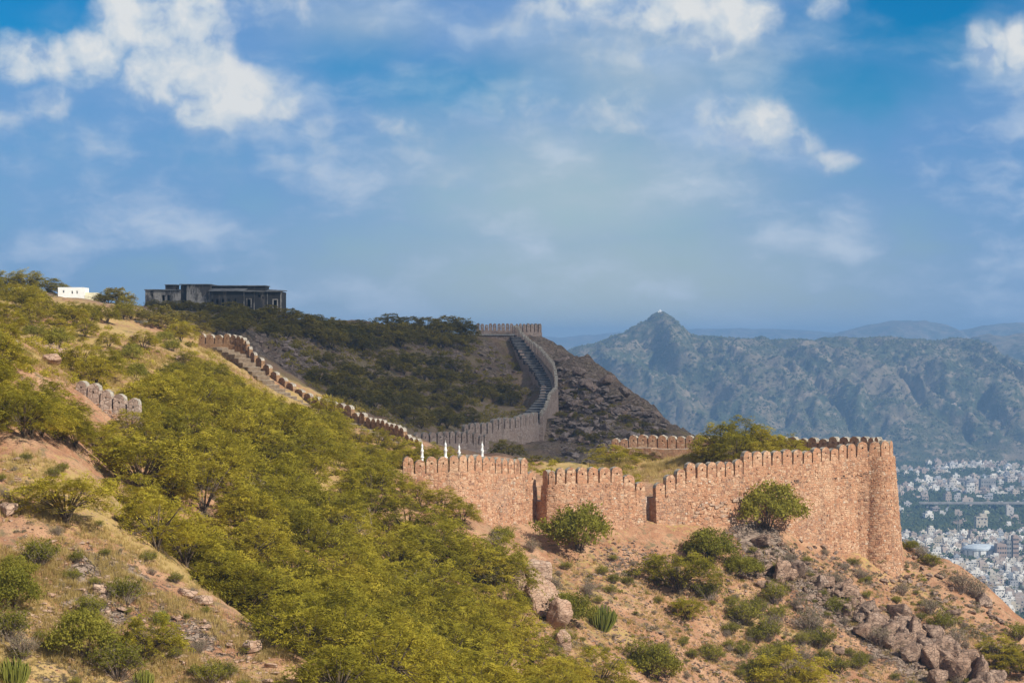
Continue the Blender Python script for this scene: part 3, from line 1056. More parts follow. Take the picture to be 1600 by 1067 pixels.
def stair(label, pts, nstep, width, mk, mk2, rise_h, seed):
    V = [P(*p) for p in pts]
    d = [0]
    for a, b in zip(V, V[1:]):
        d.append(d[-1] + (b.xy - a.xy).length)
    root = empty('stone_stair', V[0] - Vector((0, 0, 1)), label, 'stair')
    r = random.Random(seed)
    meshes = []
    for k in range(3):
        bm = bmesh.new()
        bmesh.ops.create_cube(bm, size=1.0)
        bmesh.ops.bevel(bm, geom=bm.edges[:], offset=0.03, segments=1, affect='EDGES')
        for v in bm.verts:
            v.co += Vector((r.uniform(-.02, .02), r.uniform(-.01, .01), r.uniform(-.02, .02)))
        me = bpy.data.meshes.new('step')
        bm.to_mesh(me)
        bm.free()
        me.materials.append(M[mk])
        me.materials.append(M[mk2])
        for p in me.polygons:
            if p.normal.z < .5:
                p.material_index = 1  # sides wear the darkened copy, so their shade sits in the colour
        meshes.append(me)
    L = d[-1] / nstep
    prev_z = None
    for k in range(nstep):
        s = (k + .5) * L
        i = min(len(V) - 2, max(0, int(np.searchsorted(d, s, side='right')) - 1))
        p = V[i].lerp(V[i + 1], (s - d[i]) / (d[i + 1] - d[i]))
        t = (V[i + 1].xy - V[i].xy).normalized()
        o = bpy.data.objects.new('step', meshes[k % 3])
        link(o, root)
        wd = width * r.uniform(.93, 1.07)
        zt_ = max(p.z, gz(p.x, p.y) + .05)
        o.location = Vector((p.x, p.y, zt_ - rise_h / 2)) - root.location
        o.rotation_euler = (0, 0, math.atan2(t.y, t.x))
        o.scale = (L * 1.06, wd, rise_h)
    return root


def build_stairs():
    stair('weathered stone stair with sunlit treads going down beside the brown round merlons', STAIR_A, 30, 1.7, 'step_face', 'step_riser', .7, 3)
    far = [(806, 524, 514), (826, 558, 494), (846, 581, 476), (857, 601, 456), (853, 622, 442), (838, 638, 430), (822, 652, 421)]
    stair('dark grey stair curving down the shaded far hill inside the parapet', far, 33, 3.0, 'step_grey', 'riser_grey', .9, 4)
    up = [(P(px - 12 * 480 / Y, py + 2, Y), False) for px, py, Y in far[:5]]
    up = [(v, False) for v in resample([(px - 9, py + 3, Y - 1) for px, py, Y in far[:6]], 3.0)]
    fort_wall('dark retaining wall holding up the far stair on its inner side', up, 'wall_grey', side=1, th=0.8, batter=.02, name='retaining_wall', cat='retaining wall', drop=2)
    # platform at the head of the far stair
    a, b = P(734, 519.5, 513), P(803, 522, 513)
    zg = gz(a.x + 4, 512) - 3
    root = empty('platform', Vector(((a.x + b.x) / 2, 517, zg)), 'flat stone platform with a pale edge at the head of the far stair', 'platform')
    me = box_mesh('platform_wall', [(a.x, b.x, 513, 522, zg, b.z - .25, 0)], [M['wall_grey']])
    me2 = box_mesh('platform_floor', [(a.x - .3, b.x + .2, 512.6, 522.2, b.z - .248, b.z, 0)], [M['step_grey']])
    for nm, m in (('platform_wall', me), ('platform_floor', me2)):
        o = mobj(nm, m, root)
        o.location = -root.location


# ------------------------------------------------------------------ buildings on the hill
def cut_wall(name, x0, x1, z0, z1, holes, y, m, parent, th=.35):
    """wall in the x-z plane with rectangular openings, real thickness"""
    xs = sorted({x0, x1, *[h[0] for h in holes], *[h[1] for h in holes]})
    zs = sorted({z0, z1, *[h[2] for h in holes], *[h[3] for h in holes]})
    V, Fa, idx = [], [], {}

    def v(i, k, b):
        if (i, k, b) not in idx:
            idx[(i, k, b)] = len(V)
            V.append((xs[i], y + (th if b else 0), zs[k]))
        return idx[(i, k, b)]

    def solid(i, k):
        if not (0 <= i < len(xs) - 1 and 0 <= k < len(zs) - 1):
            return False
        cx, cz = (xs[i] + xs[i + 1]) / 2, (zs[k] + zs[k + 1]) / 2
        return not any(h[0] < cx < h[1] and h[2] < cz < h[3] for h in holes)
    for i in range(len(xs) - 1):
        for k in range(len(zs) - 1):
            if not solid(i, k):
                continue
            Fa.append((v(i, k, 0), v(i + 1, k, 0), v(i + 1, k + 1, 0), v(i, k + 1, 0)))
            Fa.append((v(i + 1, k, 1), v(i, k, 1), v(i, k + 1, 1), v(i + 1, k + 1, 1)))
            if not solid(i - 1, k):
                Fa.append((v(i, k, 1), v(i, k, 0), v(i, k + 1, 0), v(i, k + 1, 1)))
            if not solid(i + 1, k):
                Fa.append((v(i + 1, k, 0), v(i + 1, k, 1), v(i + 1, k + 1, 1), v(i + 1, k + 1, 0)))
            if not solid(i, k - 1):
                Fa.append((v(i, k, 1), v(i + 1, k, 1), v(i + 1, k, 0), v(i, k, 0)))
            if not solid(i, k + 1):
                Fa.append((v(i, k + 1, 0), v(i + 1, k + 1, 0), v(i + 1, k + 1, 1), v(i, k + 1, 1)))
    return mobj(name, np_mesh(name, V, np.array(Fa), m), parent)


def build_ruin():
    Y = 414.0
    X = lambda px: (px - 800) / F * Y
    Z = lambda py: CZ + (533.5 - py) / F * Y
    zb = min(gz(X(330), Y + 2), gz(X(435), Y), gz(X(230), Y)) - 1.5
    root = empty('ruined_building', (X(335), Y + 5, zb), 'long abandoned flat-roofed building with blackened plaster on the ridge', 'building')
    off = Vector(root.location)

    def part(o):
        o.location = -off
        return o

    def win(px0, px1, py0, py1):
        return (X(px0), X(px1), Z(py1), Z(py0))

    def frame(h, y, m, parent, t=.16):
        x0, x1, z0, z1 = h
        f = part(mobj('window_frame', box_mesh('window_frame', [(x0 - t, x0 + .02, y - .05, y + .1, z0 - t, z1 + t, 0), (x1 - .02, x1 + t, y - .05, y + .1, z0 - t, z1 + t, 0), (x0 + .02, x1 - .02, y - .05, y + .1, z1 - .02, z1 + t, 0)], [m]), parent))
        return f
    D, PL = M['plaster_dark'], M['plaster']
    # low left block
    hs = [win(235, 237.5, 459, 463), win(260, 264, 461, 470), win(252, 256, 461, 470)]
    part(cut_wall('front_wall', X(225.5), X(281), zb, Z(453.5), hs, Y + 1.0, PL, root))
    part(mobj('wing', box_mesh('wing', [(X(225.5), X(281), Y + 2.6, Y + 8, zb, Z(453.5), 0), (X(225.5), X(225.5) + .4, Y + 1.352, Y + 2.6, zb, Z(453.5), 0)], [D]), root))
    part(mobj('roof', box_mesh('roof', [(X(224.5), X(281.5), Y + .6, Y + 8.3, Z(453.49), Z(452), 0)], [M['roof_slab']]), root))
    part(mobj('stair_head', box_mesh('stair_head', [(X(255), X(272), Y + 2.5, Y + 6.5, Z(452) + .003, Z(445), 0), (X(254), X(273), Y + 2.2, Y + 6.8, Z(445), Z(444), 1)], [D, M['roof_slab']]), root))
    # main block: pale wall then long dark wall
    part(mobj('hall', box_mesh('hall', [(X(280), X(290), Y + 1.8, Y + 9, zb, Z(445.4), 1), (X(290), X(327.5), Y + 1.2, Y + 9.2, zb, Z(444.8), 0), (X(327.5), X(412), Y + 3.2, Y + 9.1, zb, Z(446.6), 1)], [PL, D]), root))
    part(mobj('roof', box_mesh('roof', [(X(279), X(328), Y + .9, Y + 9.6, Z(444.8) + .003, Z(443.6), 0), (X(328), X(413.5), Y + 2.8, Y + 9.5, Z(446.6) + .003, Z(445.3), 0)], [M['roof_slab']]), root))
    # fallen plaster patch and niche on the pale wall
    hs = [win(330, 333, 467, 477), win(337, 341, 467, 477), win(346, 350, 467, 478), win(356, 359, 467, 478), win(366, 369, 466, 478)]
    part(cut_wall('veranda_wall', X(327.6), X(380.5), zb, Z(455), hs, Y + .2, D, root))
    r = part(mobj('veranda_roof', np_mesh('veranda_roof', [(X(326), Y - .4, Z(455.3)), (X(381.5), Y - .4, Z(455.3)), (X(384), Y + 3.5, Z(450.5)), (X(326), Y + 3.5, Z(450.5)), (X(326), Y - .4, Z(454.3)), (X(381.5), Y - .4, Z(454.3)), (X(384), Y + 3.5, Z(449.5)), (X(326), Y + 3.5, Z(449.5))],
                                                np.array([(0, 3, 2, 1), (4, 5, 6, 7), (0, 1, 5, 4), (1, 2, 6, 5), (2, 3, 7, 6), (3, 0, 4, 7)]), M['roof_slab']), root))
    # right block with door and window openings
    dr = win(386, 391.5, 467.5, 479)
    wn = win(427, 432.8, 468.5, 480)
    hs = [dr, wn, win(403, 407, 460.5, 465), win(409.5, 411.5, 463, 467)]
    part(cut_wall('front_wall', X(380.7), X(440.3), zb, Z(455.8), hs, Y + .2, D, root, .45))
    part(mobj('side_wall', box_mesh('side_wall', [(X(440.3) - .4, X(440.3), Y + .652, Y + 8, zb, Z(455.8), 0)], [D]), root))
    part(mobj('corner_pier', box_mesh('corner_pier', [(X(437.8), X(440.5), Y + .02, Y + .195, zb, Z(455.8), 0), (X(380.6), X(381.8), Y + .02, Y + .195, zb, Z(455.8), 0), (X(396.5), X(397.4), Y + .04, Y + .195, zb, Z(455.8), 0), (X(417), X(418), Y + .04, Y + .195, zb, Z(455.8), 0)], [PL]), root))
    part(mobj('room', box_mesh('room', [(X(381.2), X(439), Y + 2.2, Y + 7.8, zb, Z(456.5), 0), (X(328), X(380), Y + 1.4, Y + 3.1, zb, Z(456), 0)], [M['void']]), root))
    part(mobj('roof', np_mesh('roof', [(X(380), Y - .35, Z(456)), (X(441.5), Y - .35, Z(456)), (X(441.5), Y + 8.4, Z(453.5)), (X(380), Y + 8.4, Z(449.5)), (X(380), Y - .35, Z(454.9)), (X(441.5), Y - .35, Z(454.9)), (X(441.5), Y + 8.4, Z(452.4)), (X(380), Y + 8.4, Z(448.4))],
                                   np.array([(0, 3, 2, 1), (4, 5, 6, 7), (0, 1, 5, 4), (1, 2, 6, 5), (2, 3, 7, 6), (3, 0, 4, 7)]), M['roof_slab']), root))
    f = frame(dr, Y + .2, M['plaster'], root)
    f.name = 'door_frame'
    frame(wn, Y + .2, M['plaster'], root)
    # white hut and low walls on the ridge
    Y = 352.0
    zb2 = min(gz(X(92), Y), gz(X(150), Y)) - 1
    root = empty('white_hut', (X(112), Y + 2, zb2), 'small flat-roofed white hut between trees on the left ridge', 'hut')
    off2 = Vector(root.location)
    hs = [(X(98), X(100.5), Z(457.5), Z(453.5)), (X(111.5), X(114), Z(459), Z(454.5)), (X(119), X(121.5), Z(459), Z(454.5))]
    for o in (cut_wall('wall', X(90.5), X(131.5), zb2, Z(449), hs, Y, M['white'], root, .25),
              mobj('room', box_mesh('room', [(X(90.6), X(131.4), Y + .6, Y + 4, zb2, Z(449.3), 0)], [M['white']]), root),
              mobj('annex', box_mesh('annex', [(X(131.6), X(148), Y + 1, Y + 4, zb2, Z(457), 0), (X(131.6), X(139), Y + .4, Y + .98, zb2, Z(461), 0)], [M['cream']]), root),
              mobj('low_wall', box_mesh('low_wall', [(X(142), X(165), Y - .5, Y - .15, zb2, Z(471), 0)], [M['white']]), root)):
        o.location = -off2
    Y = 318.0
    zb3 = gz(X(213), Y) - 1
    root = empty('low_white_wall', (X(213), Y, zb3), 'short broken white wall showing above thorn trees below the building', 'wall')
    o = mobj('wall', box_mesh('wall', [(X(196), X(207), Y, Y + .35, zb3, Z(500.5), 0), (X(207.2), X(218), Y, Y + .35, zb3, Z(501.3), 0), (X(218.2), X(231), Y, Y + .35, zb3, Z(501), 0)], [M['white']]), root)
    o.location = -Vector(root.location)


def lathe(prof, n, m, name):
    V, Fa = [], []
    for (r, z) in prof:
        for k in range(n):
            a = 2 * math.pi * k / n
            V.append((r * math.cos(a), r * math.sin(a), z))
    for i in range(len(prof) - 1):
        for k in range(n):
            Fa.append((i * n + k, i * n + (k + 1) % n, (i + 1) * n + (k + 1) % n, (i + 1) * n + k))
    return np_mesh(name, V, np.array(Fa), m, smooth=True)


def build_minarets():
    s = lathe([(.17, -3), (.17, 0), (.17, .02), (.25, .03), (.25, .12), (.16, .16), (.16, .55), (.2, .58), (.2, .64)], 14, M['white'], 'shaft')
    c = lathe([(.2, .642), (.22, .66), (.22, .72), (.13, .74), (.12, .98), (.12, 1.0), (.17, 1.02), (.17, 1.06)], 14, M['white'], 'collar')
    d = lathe([(.12, 1.062), (.13, 1.12), (.11, 1.2), (.06, 1.27), (.025, 1.31), (.03, 1.36), (.02, 1.42), (.004, 1.52)], 12, M['white'], 'finial')
    data = [(659.5, 689.5, .95, 'leftmost'), (696, 687, 1.05, 'second from left'), (717.3, 692, .95, 'third from left'), (753.3, 688, 1.05, 'rightmost')]
    for px, py, sc, wd in data:
        Y = 197.5
        top = P(px, py, Y)
        t = empty('white_minaret', (top.x, top.y, top.z - 1.52 * sc), 'small white minaret rising behind the pink merlons, %s of the four' % wd, 'minaret', 'white minarets behind the fort wall')
        t.scale = (sc * .72, sc * .72, sc)
        for nm, me in (('shaft', s), ('collar', c), ('finial', d)):
            mobj(nm, me, t)
# ------------------------------------------------------------------ plants
def tube(V, Fq, pts, r0, r1, n=5):
    """tapered tube along a list of points"""
    pts = [Vector(p) for p in pts]
    base = len(V)
    for i, p in enumerate(pts):
        t = (pts[min(i + 1, len(pts) - 1)] - pts[max(i - 1, 0)]).normalized()
        a = t.cross(Vector((0.3, 0.9, 0.1))).normalized()
        b = t.cross(a)
        r = r0 + (r1 - r0) * i / (len(pts) - 1)
        for k in range(n):
            an = 2 * math.pi * k / n
            V.append(p + a * (r * math.cos(an)) + b * (r * math.sin(an)))
    for i in range(len(pts) - 1):
        for k in range(n):
            Fq.append((base + i * n + k, base + i * n + (k + 1) % n, base + (i + 1) * n + (k + 1) % n, base + (i + 1) * n + k))


def spray_leaves(rg, tips, dirs, nsp, nleaf, Ls, leaf_l, leaf_w, droop=0.55, spread=0.9, updown=0.25):
    """feathery sprays: each a drooping stalk with paired thin leaflets"""
    nb = len(tips)
    T0 = np.repeat(tips, nsp, 0)
    D0 = np.repeat(dirs, nsp, 0)
    n = nb * nsp
    ang = rg.normal(0, spread, n)
    ca, sa = np.cos(ang), np.sin(ang)
    D = np.stack([D0[:, 0] * ca - D0[:, 1] * sa, D0[:, 0] * sa + D0[:, 1] * ca, rg.normal(.12, updown, n)], 1)
    D /= np.linalg.norm(D, axis=1, keepdims=True)
    T0 = T0 + rg.normal(0, .16, (n, 3)) * np.array([1, 1, .55])
    L = Ls * rg.uniform(.6, 1.25, n)
    t = np.linspace(.08, 1, nleaf)
    Pp = T0[:, None] + D[:, None] * (L[:, None] * t[None])[..., None]
    Pp[..., 2] += (0.28 * t - droop * t * t)[None] * L[:, None]
    side = np.stack([-D[:, 1], D[:, 0], np.zeros(n)], 1)
    side /= np.linalg.norm(side, axis=1, keepdims=True) + 1e-6
    Vs, tint = [], []
    base_t = rg.uniform(0, 1, nb).repeat(nsp)
    for sg in (1, -1):
        q = side[:, None] * sg + D[:, None] * rg.uniform(.1, .7, (n, nleaf, 1)) + rg.normal(0, .35, (n, nleaf, 3))
        q /= np.linalg.norm(q, axis=2, keepdims=True)
        ll = leaf_l * rg.uniform(.65, 1.3, (n, nleaf, 1))
        wv = np.broadcast_to(D[:, None], q.shape) * leaf_w
        a = Pp + rg.normal(0, .03, Pp.shape)
        tri = np.stack([a - wv * .5, a + wv * .5, a + q * ll], 2)
        Vs.append(tri.reshape(-1, 3))
        tt = np.clip(base_t[:, None] * .6 + rg.uniform(0, .4, (n, nleaf)), 0, 1)
        tint.append(np.repeat(tt.ravel(), 3))
    V = np.concatenate(Vs)
    return V, np.arange(len(V)).reshape(-1, 3), np.concatenate(tint)


def thorn_tree_parts(seed, R=2.6, h=3.2, nb=64, nsp=6, nleaf=9, flat=0.45, low=0.35, leaf_l=.2, leaf_w=.085, Ls=.75, stems=6):
    rg = np.random.default_rng(seed)
    th = rg.uniform(0, 2 * np.pi, nb)
    f1, f2 = rg.uniform(0, 6.28, 2)
    ro = np.sqrt(rg.uniform(0.02, 1, nb))
    Rt = R * (1 + .20 * np.sin(2 * th + f1) + .14 * np.sin(5 * th + f2))
    rad = ro * Rt * .85
    z = h * (low + (1 - low) * (1 - ro ** 2 * (1 - flat * 0.4))) * rg.uniform(.80, 1.03, nb)
    # inner, lower boughs give the crown a body
    deep = rg.random(nb) < .34
    z = np.where(deep, z * rg.uniform(.45, .8, nb), z)
    tips = np.stack([rad * np.cos(th), rad * np.sin(th), z], 1)
    dirs = np.stack([np.cos(th), np.sin(th), np.zeros(nb)], 1)
    V, Fc, tint = spray_leaves(rg, tips, dirs, nsp, nleaf, Ls, leaf_l, leaf_w)
    TV, TF = [], []
    r = random.Random(seed)
    for k in range(stems):
        a = 2 * math.pi * (k + r.random() * .7) / stems
        d = Vector((math.cos(a), math.sin(a), 0))
        q = d * R * r.uniform(.35, .7) + Vector((0, 0, h * r.uniform(.6, .8)))
        m = d * R * .16 + Vector((0, 0, h * .3))
        tube(TV, TF, [Vector((r.uniform(-.08, .08), r.uniform(-.08, .08), -.5)), Vector((d.x * .1, d.y * .1, .15)), m, (m + q) / 2 + Vector((0, 0, .12)), q], .085, .02)
    for i in range(0, nb, 2):
        e = Vector(tips[i])
        a = Vector((e.x * .35, e.y * .35, h * .38))
        tube(TV, TF, [a, (a + e) / 2 + Vector((0, 0, -.06)), e], .03, .008, 3)
    return (V, Fc, tint), (TV, TF)


def bush_parts(seed, R=1.6, h=2.2, ncl=90, nl=60, leaf=.16):
    rg = np.random.default_rng(seed)
    u = rg.normal(size=(ncl, 3))
    u /= np.linalg.norm(u, axis=1, keepdims=True)
    u[:, 2] = np.abs(u[:, 2]) * 1.0 - .12
    lob = 1 + .22 * np.sin(3 * np.arctan2(u[:, 1], u[:, 0]) + rg.uniform(0, 6)) + rg.normal(0, .1, ncl)
    rr = rg.uniform(.45, 1, ncl) ** .5 * lob
    C = u * rr[:, None] * np.array([R, R, h * .62]) + np.array([0, 0, h * .40])
    n = ncl * nl
    p = np.repeat(C, nl, 0) + rg.normal(0, 1, (n, 3)) * np.array([.2, .2, .15]) * (R / 1.6)
    d = rg.normal(size=(n, 3)) + np.array([0, 0, .35])
    d /= np.linalg.norm(d, axis=1, keepdims=True)
    s = np.cross(d, rg.normal(size=(n, 3)))
    s /= np.linalg.norm(s, axis=1, keepdims=True)
    L = leaf * rg.uniform(.6, 1.3, (n, 1))
    V = np.stack([p - s * L * .28, p + s * L * .28, p + d * L], 1).reshape(-1, 3)
    tint = np.repeat(np.clip(np.repeat(rg.uniform(0, 1, ncl), nl) * .6 + rg.uniform(0, .4, n), 0, 1), 3)
    TV, TF = [], []
    r = random.Random(seed)
    for k in range(7):
        a = r.uniform(0, 6.28)
        q = Vector((math.cos(a) * R * .5, math.sin(a) * R * .5, h * .6))
        tube(TV, TF, [Vector((0, 0, -.4)), q * .4 + Vector((0, 0, .1)), q], .05, .012, 4)
    return (V, np.arange(len(V)).reshape(-1, 3), tint), (TV, TF)


def dry_parts(seed, R=1.1, h=1.4, n=70, leaves=500):
    r = random.Random(seed)
    rg = np.random.default_rng(seed)
    TV, TF, ends = [], [], []
    for k in range(n):
        a = r.uniform(0, 6.28)
        lean = r.uniform(.15, 1.0)
        q = Vector((math.cos(a) * R * lean, math.sin(a) * R * lean, h * r.uniform(.55, 1) * (1.1 - .45 * lean)))
        s = Vector((math.cos(a), math.sin(a), 0)) * .08 + Vector((0, 0, -.15))
        m = q * .5 + Vector((r.uniform(-.08, .08), r.uniform(-.08, .08), -.05))
        tube(TV, TF, [s, m, q], .016, .006, 3)
        for j in range(4):
            b = m.lerp(q, r.uniform(0, 1))
            e = b + Vector((r.uniform(-.3, .3), r.uniform(-.3, .3), r.uniform(.02, .35)))
            tube(TV, TF, [b, e], .009, .004, 3)
            ends.append(e)
    E_ = np.array([tuple(e) for e in ends])
    p = E_[rg.integers(0, len(E_), leaves)] + rg.normal(0, .08, (leaves, 3))
    d = rg.normal(size=(leaves, 3))
    d /= np.linalg.norm(d, axis=1, keepdims=True)
    s = np.cross(d, rg.normal(size=(leaves, 3)))
    s /= np.linalg.norm(s, axis=1, keepdims=True)
    V = np.stack([p - s * .03, p + s * .03, p + d * .11], 1).reshape(-1, 3)
    return (V, np.arange(len(V)).reshape(-1, 3), np.repeat(rg.uniform(0, 1, leaves), 3)), (TV, TF)


def cactus_parts(seed, R=1.1, h=1.7, n=150):
    r = random.Random(seed)
    V, Fq, t = [], [], []
    for k in range(n):
        a = r.uniform(0, 6.28)
        ro = math.sqrt(r.random())
        x, y = math.cos(a) * ro, math.sin(a) * ro
        b = Vector((x * R * .45, y * R * .45, -.15))
        hh = h * (1 - .35 * ro * ro) * r.uniform(.75, 1.05)
        e = Vector((x * R, y * R, hh))
        m = Vector((x * R * .85, y * R * .85, hh * .45))
        i0 = len(V)
        tube(V, Fq, [b, m, e], .034, .026, 5)
        t += [r.random()] * (len(V) - i0)
    return (np.array([tuple(v) for v in V]), np.array(Fq), t)


PROTO = {}


def proto(key, name, parts, leaf_mat_, wood='bark', crown='crown'):
    (V, Fc, tint), (TV, TF) = parts
    root = bpy.data.objects.new(name, None)
    me = np_mesh(crown, V, Fc, leaf_mat_, attrs={'tint': tint})
    mt = np_mesh('trunk', [tuple(v) for v in TV], np.array(TF), M[wood], smooth=True)
    PROTO.setdefault(key, []).append((name, ((crown, me), ('trunk', mt))))


def plant(key, loc, size, label, cat, group=None, leaf=None, k=None, sz=None):
    """new plant thing from one of the kinds"""
    name, parts = PROTO[key][rnd.randrange(len(PROTO[key])) if k is None else k]
    if name == 'thorn_tree' and cat == 'bush':
        name = 'thorn_bush'
    o = empty(name, loc, label, cat, group, rnd.uniform(0, 6.28))
    j = rnd.uniform(.92, 1.08)
    o.scale = (size * j, size / j, size * (sz or rnd.uniform(.9, 1.1)))
    for nm, me in parts:
        mobj(nm, me, o)
    return o


def make_protos():
    for i in range(6):
        proto('thorn', 'thorn_tree', thorn_tree_parts(100 + i, R=2.7 + .15 * (i % 3), h=2.9 + .22 * (i % 4), nb=84, nsp=6, nleaf=9, low=.12), M['leaf'])
    for i in range(3):
        proto('umbrella', 'thorn_tree', thorn_tree_parts(140 + i, R=2.3, h=2.3, nb=64, nsp=6, nleaf=9, low=.62, flat=.9, stems=11), M['leaf'])
    for i in range(3):
        proto('far', 'thorn_tree', thorn_tree_parts(160 + i, R=2.7, h=2.5, nb=44, nsp=5, nleaf=7, low=.3, leaf_l=.32, leaf_w=.15), M['leaf_dull'])
    for i in range(4):
        proto('bush', 'green_bush', bush_parts(200 + i), M['leaf_green'])
    for i in range(4):
        proto('dry', 'dry_shrub', dry_parts(240 + i), M['leaf_dry'], 'twig')
    for i in range(2):
        proto('mixed', 'green_bush', dry_parts(260 + i, R=1.3, h=1.5, n=60, leaves=2600), M['leaf_green'], 'twig')
    for i in range(2):
        V, Fq, t = cactus_parts(280 + i)
        PROTO.setdefault('cactus', []).append(('spurge_shrub', (('stems', np_mesh('stems', V, Fq, M['cactus'], attrs={'tint': t}, smooth=True)),)))


def inside(poly, x, y):
    c = False
    for (x0, y0), (x1, y1) in zip(poly, poly[1:] + poly[:1]):
        if (y0 > y) != (y1 > y) and x < (x1 - x0) * (y - y0) / (y1 - y0) + x0:
            c = not c
    return c


# things that stay open to view: no tree is planted right in front of them
OPEN = [(118, 586, 205, 646, 165), (322, 522, 402, 566, 303), (372, 545, 446, 608, 294), (428, 580, 505, 630, 278), (545, 638, 662, 694, 266), (640, 685, 770, 712, 200),
        (88, 447, 168, 474, 352), (630, 708, 852, 756, 195), (690, 745, 860, 800, 197), (735, 790, 860, 835, 197), (196, 498, 232, 506, 318),
        (225, 443, 442, 478, 414), (735, 500, 880, 640, 440), (60, 535, 130, 580, 180), (800, 890, 892, 1018, 171)]


def clear_of(g, size):
    k = F / g.y
    px, py = 800 + g.x * k, 533.5 - (g.z - CZ) * k
    hw, hh = 2.3 * size * k, 3.0 * size * k
    return not any(g.y < Y and px + hw > a and px - hw < c and py - hh < d and py > b for a, b, c, d, Y in OPEN)


ORD = ['first', 'second', 'third', 'fourth', 'fifth', 'sixth', 'seventh', 'eighth', 'ninth', 'tenth', 'eleventh', 'twelfth', 'thirteenth', 'fourteenth', 'fifteenth', 'sixteenth', 'seventeenth', 'eighteenth', 'nineteenth', 'twentieth']
WORDS = ORD + ['twenty-' + w for w in ORD[:9]] + ['thirtieth']


def to_px(o):
    p = o.location
    return 800 + p.x / p.y * F, 533.5 - (p.z - CZ) / p.y * F


def name_by_place(group, what, marks):
    """give every member of a group its own label: by the landmark it stands nearest to, counted from the left"""
    mem = [o for o in COL.objects if o.get('group') == group and o.parent is None]
    near = {}
    for o in mem:
        x, y = to_px(o)
        k = min(range(len(marks)), key=lambda i: (marks[i][0] - x) ** 2 + (1.6 * (marks[i][1] - y)) ** 2)
        near.setdefault(k, []).append((x, o))
    for k, lst in near.items():
        lst.sort(key=lambda t: t[0])
        for i, (x, o) in enumerate(lst):
            if len(lst) == 1:
                o['label'] = '%s %s' % (what, marks[k][2])
            else:
                o['label'] = '%s %s, %s from the left' % (what, marks[k][2], WORDS[min(i, 29)])


def scatter(poly, n, spacing, fn, seed=0, tries=60, clear=0):
    """plants over a patch of ground: points spaced in metres on the hill"""
    r = random.Random(seed)
    x0, x1 = min(p[0] for p in poly), max(p[0] for p in poly)
    y0, y1 = min(p[1] for p in poly), max(p[1] for p in poly)
    got = []
    for _ in range(n * tries):
        if len(got) >= n:
            break
        px, py = r.uniform(x0, x1), r.uniform(y0, y1)
        if not inside(poly, px, py):
            continue
        g = hit(px, py)
        if g is None or any((g.xy - q.xy).length < spacing for q in got) or (clear and not clear_of(g, clear)):
            continue
        got.append(g)
        fn(g)
    return len(got)


THICKET = [(150, 660, 'below the left merlons'), (215, 760, 'round the dark stemmed tree'), (255, 660, 'right of the left merlons'),
           (345, 700, 'round the grey boulder'), (411, 690, 'round the domed rock'), (520, 700, 'left of the broken merlons'), (600, 755, 'at the pink wall end'),
           (270, 850, 'along the upper spur edge'), (360, 930, 'along the middle spur edge'), (470, 1040, 'along the lower spur edge'), (360, 780, 'between grey boulder and spur'),
           (480, 790, 'upper middle'), (450, 880, 'near its centre'), (580, 850, 'below the pink wall end'), (560, 960, 'lower middle'),
           (680, 830, 'below the pink wall'), (735, 905, 'round the leafless shrubs'), (690, 970, 'below the leafless shrubs'), (800, 900, 'left of the boulder spine'),
           (830, 1000, 'below the boulder spine'), (600, 1060, 'bottom edge, left'), (740, 1060, 'bottom edge, middle'), (860, 1080, 'bottom edge, right')]
HOLLOW = [(480, 580, 'beside the scree'), (570, 570, 'upper left'), (650, 570, 'upper middle'), (730, 590, 'below the platform'), (800, 630, 'beside the lower stair'), (740, 655, 'above the crossing wall'), (660, 660, 'above the minarets'), (590, 630, 'lower left'), (650, 610, 'in its centre')]
UPPER = [(20, 500, 'at the left edge'), (100, 500, 'below the white hut'), (90, 560, 'near the pink rubble'), (200, 520, 'below the broken white wall'), (300, 525, 'above the stair head'), (200, 580, 'in the middle'), (290, 585, 'left of the stair'), (370, 600, 'beside the stair'), (450, 635, 'at the foot of the stair')]
BELOW = [(240, 670, 'near the left merlons'), (330, 630, 'high on the left'), (420, 650, 'under the stair'), (500, 680, 'in the middle'), (590, 715, 'near the broken merlons')]
SKYL = [(480, 520, 'near the building'), (480, 550, 'below, near the building'), (560, 520, 'round the pale parapet'), (560, 550, 'below the pale parapet'), (640, 525, 'in the middle'), (720, 535, 'near the platform')]
BLD = [(240, 500, 'left end'), (310, 495, 'middle'), (300, 520, 'middle, lower'), (400, 500, 'right end'), (440, 525, 'right end, lower')]
BAND = [(1165, 885, 'at the top end'), (1200, 905, 'by the squared blocks, left'), (1245, 915, 'by the squared blocks, right'), (1290, 930, 'above the dry shrub'), (1330, 950, 'below the bastion'), (1375, 985, 'round the broad boulder'), (1420, 1005, 'round the split boulder'), (1455, 1030, 'round the rounded boulder'), (1500, 1060, 'at the lower end'), (1545, 1090, 'at the bottom edge')]


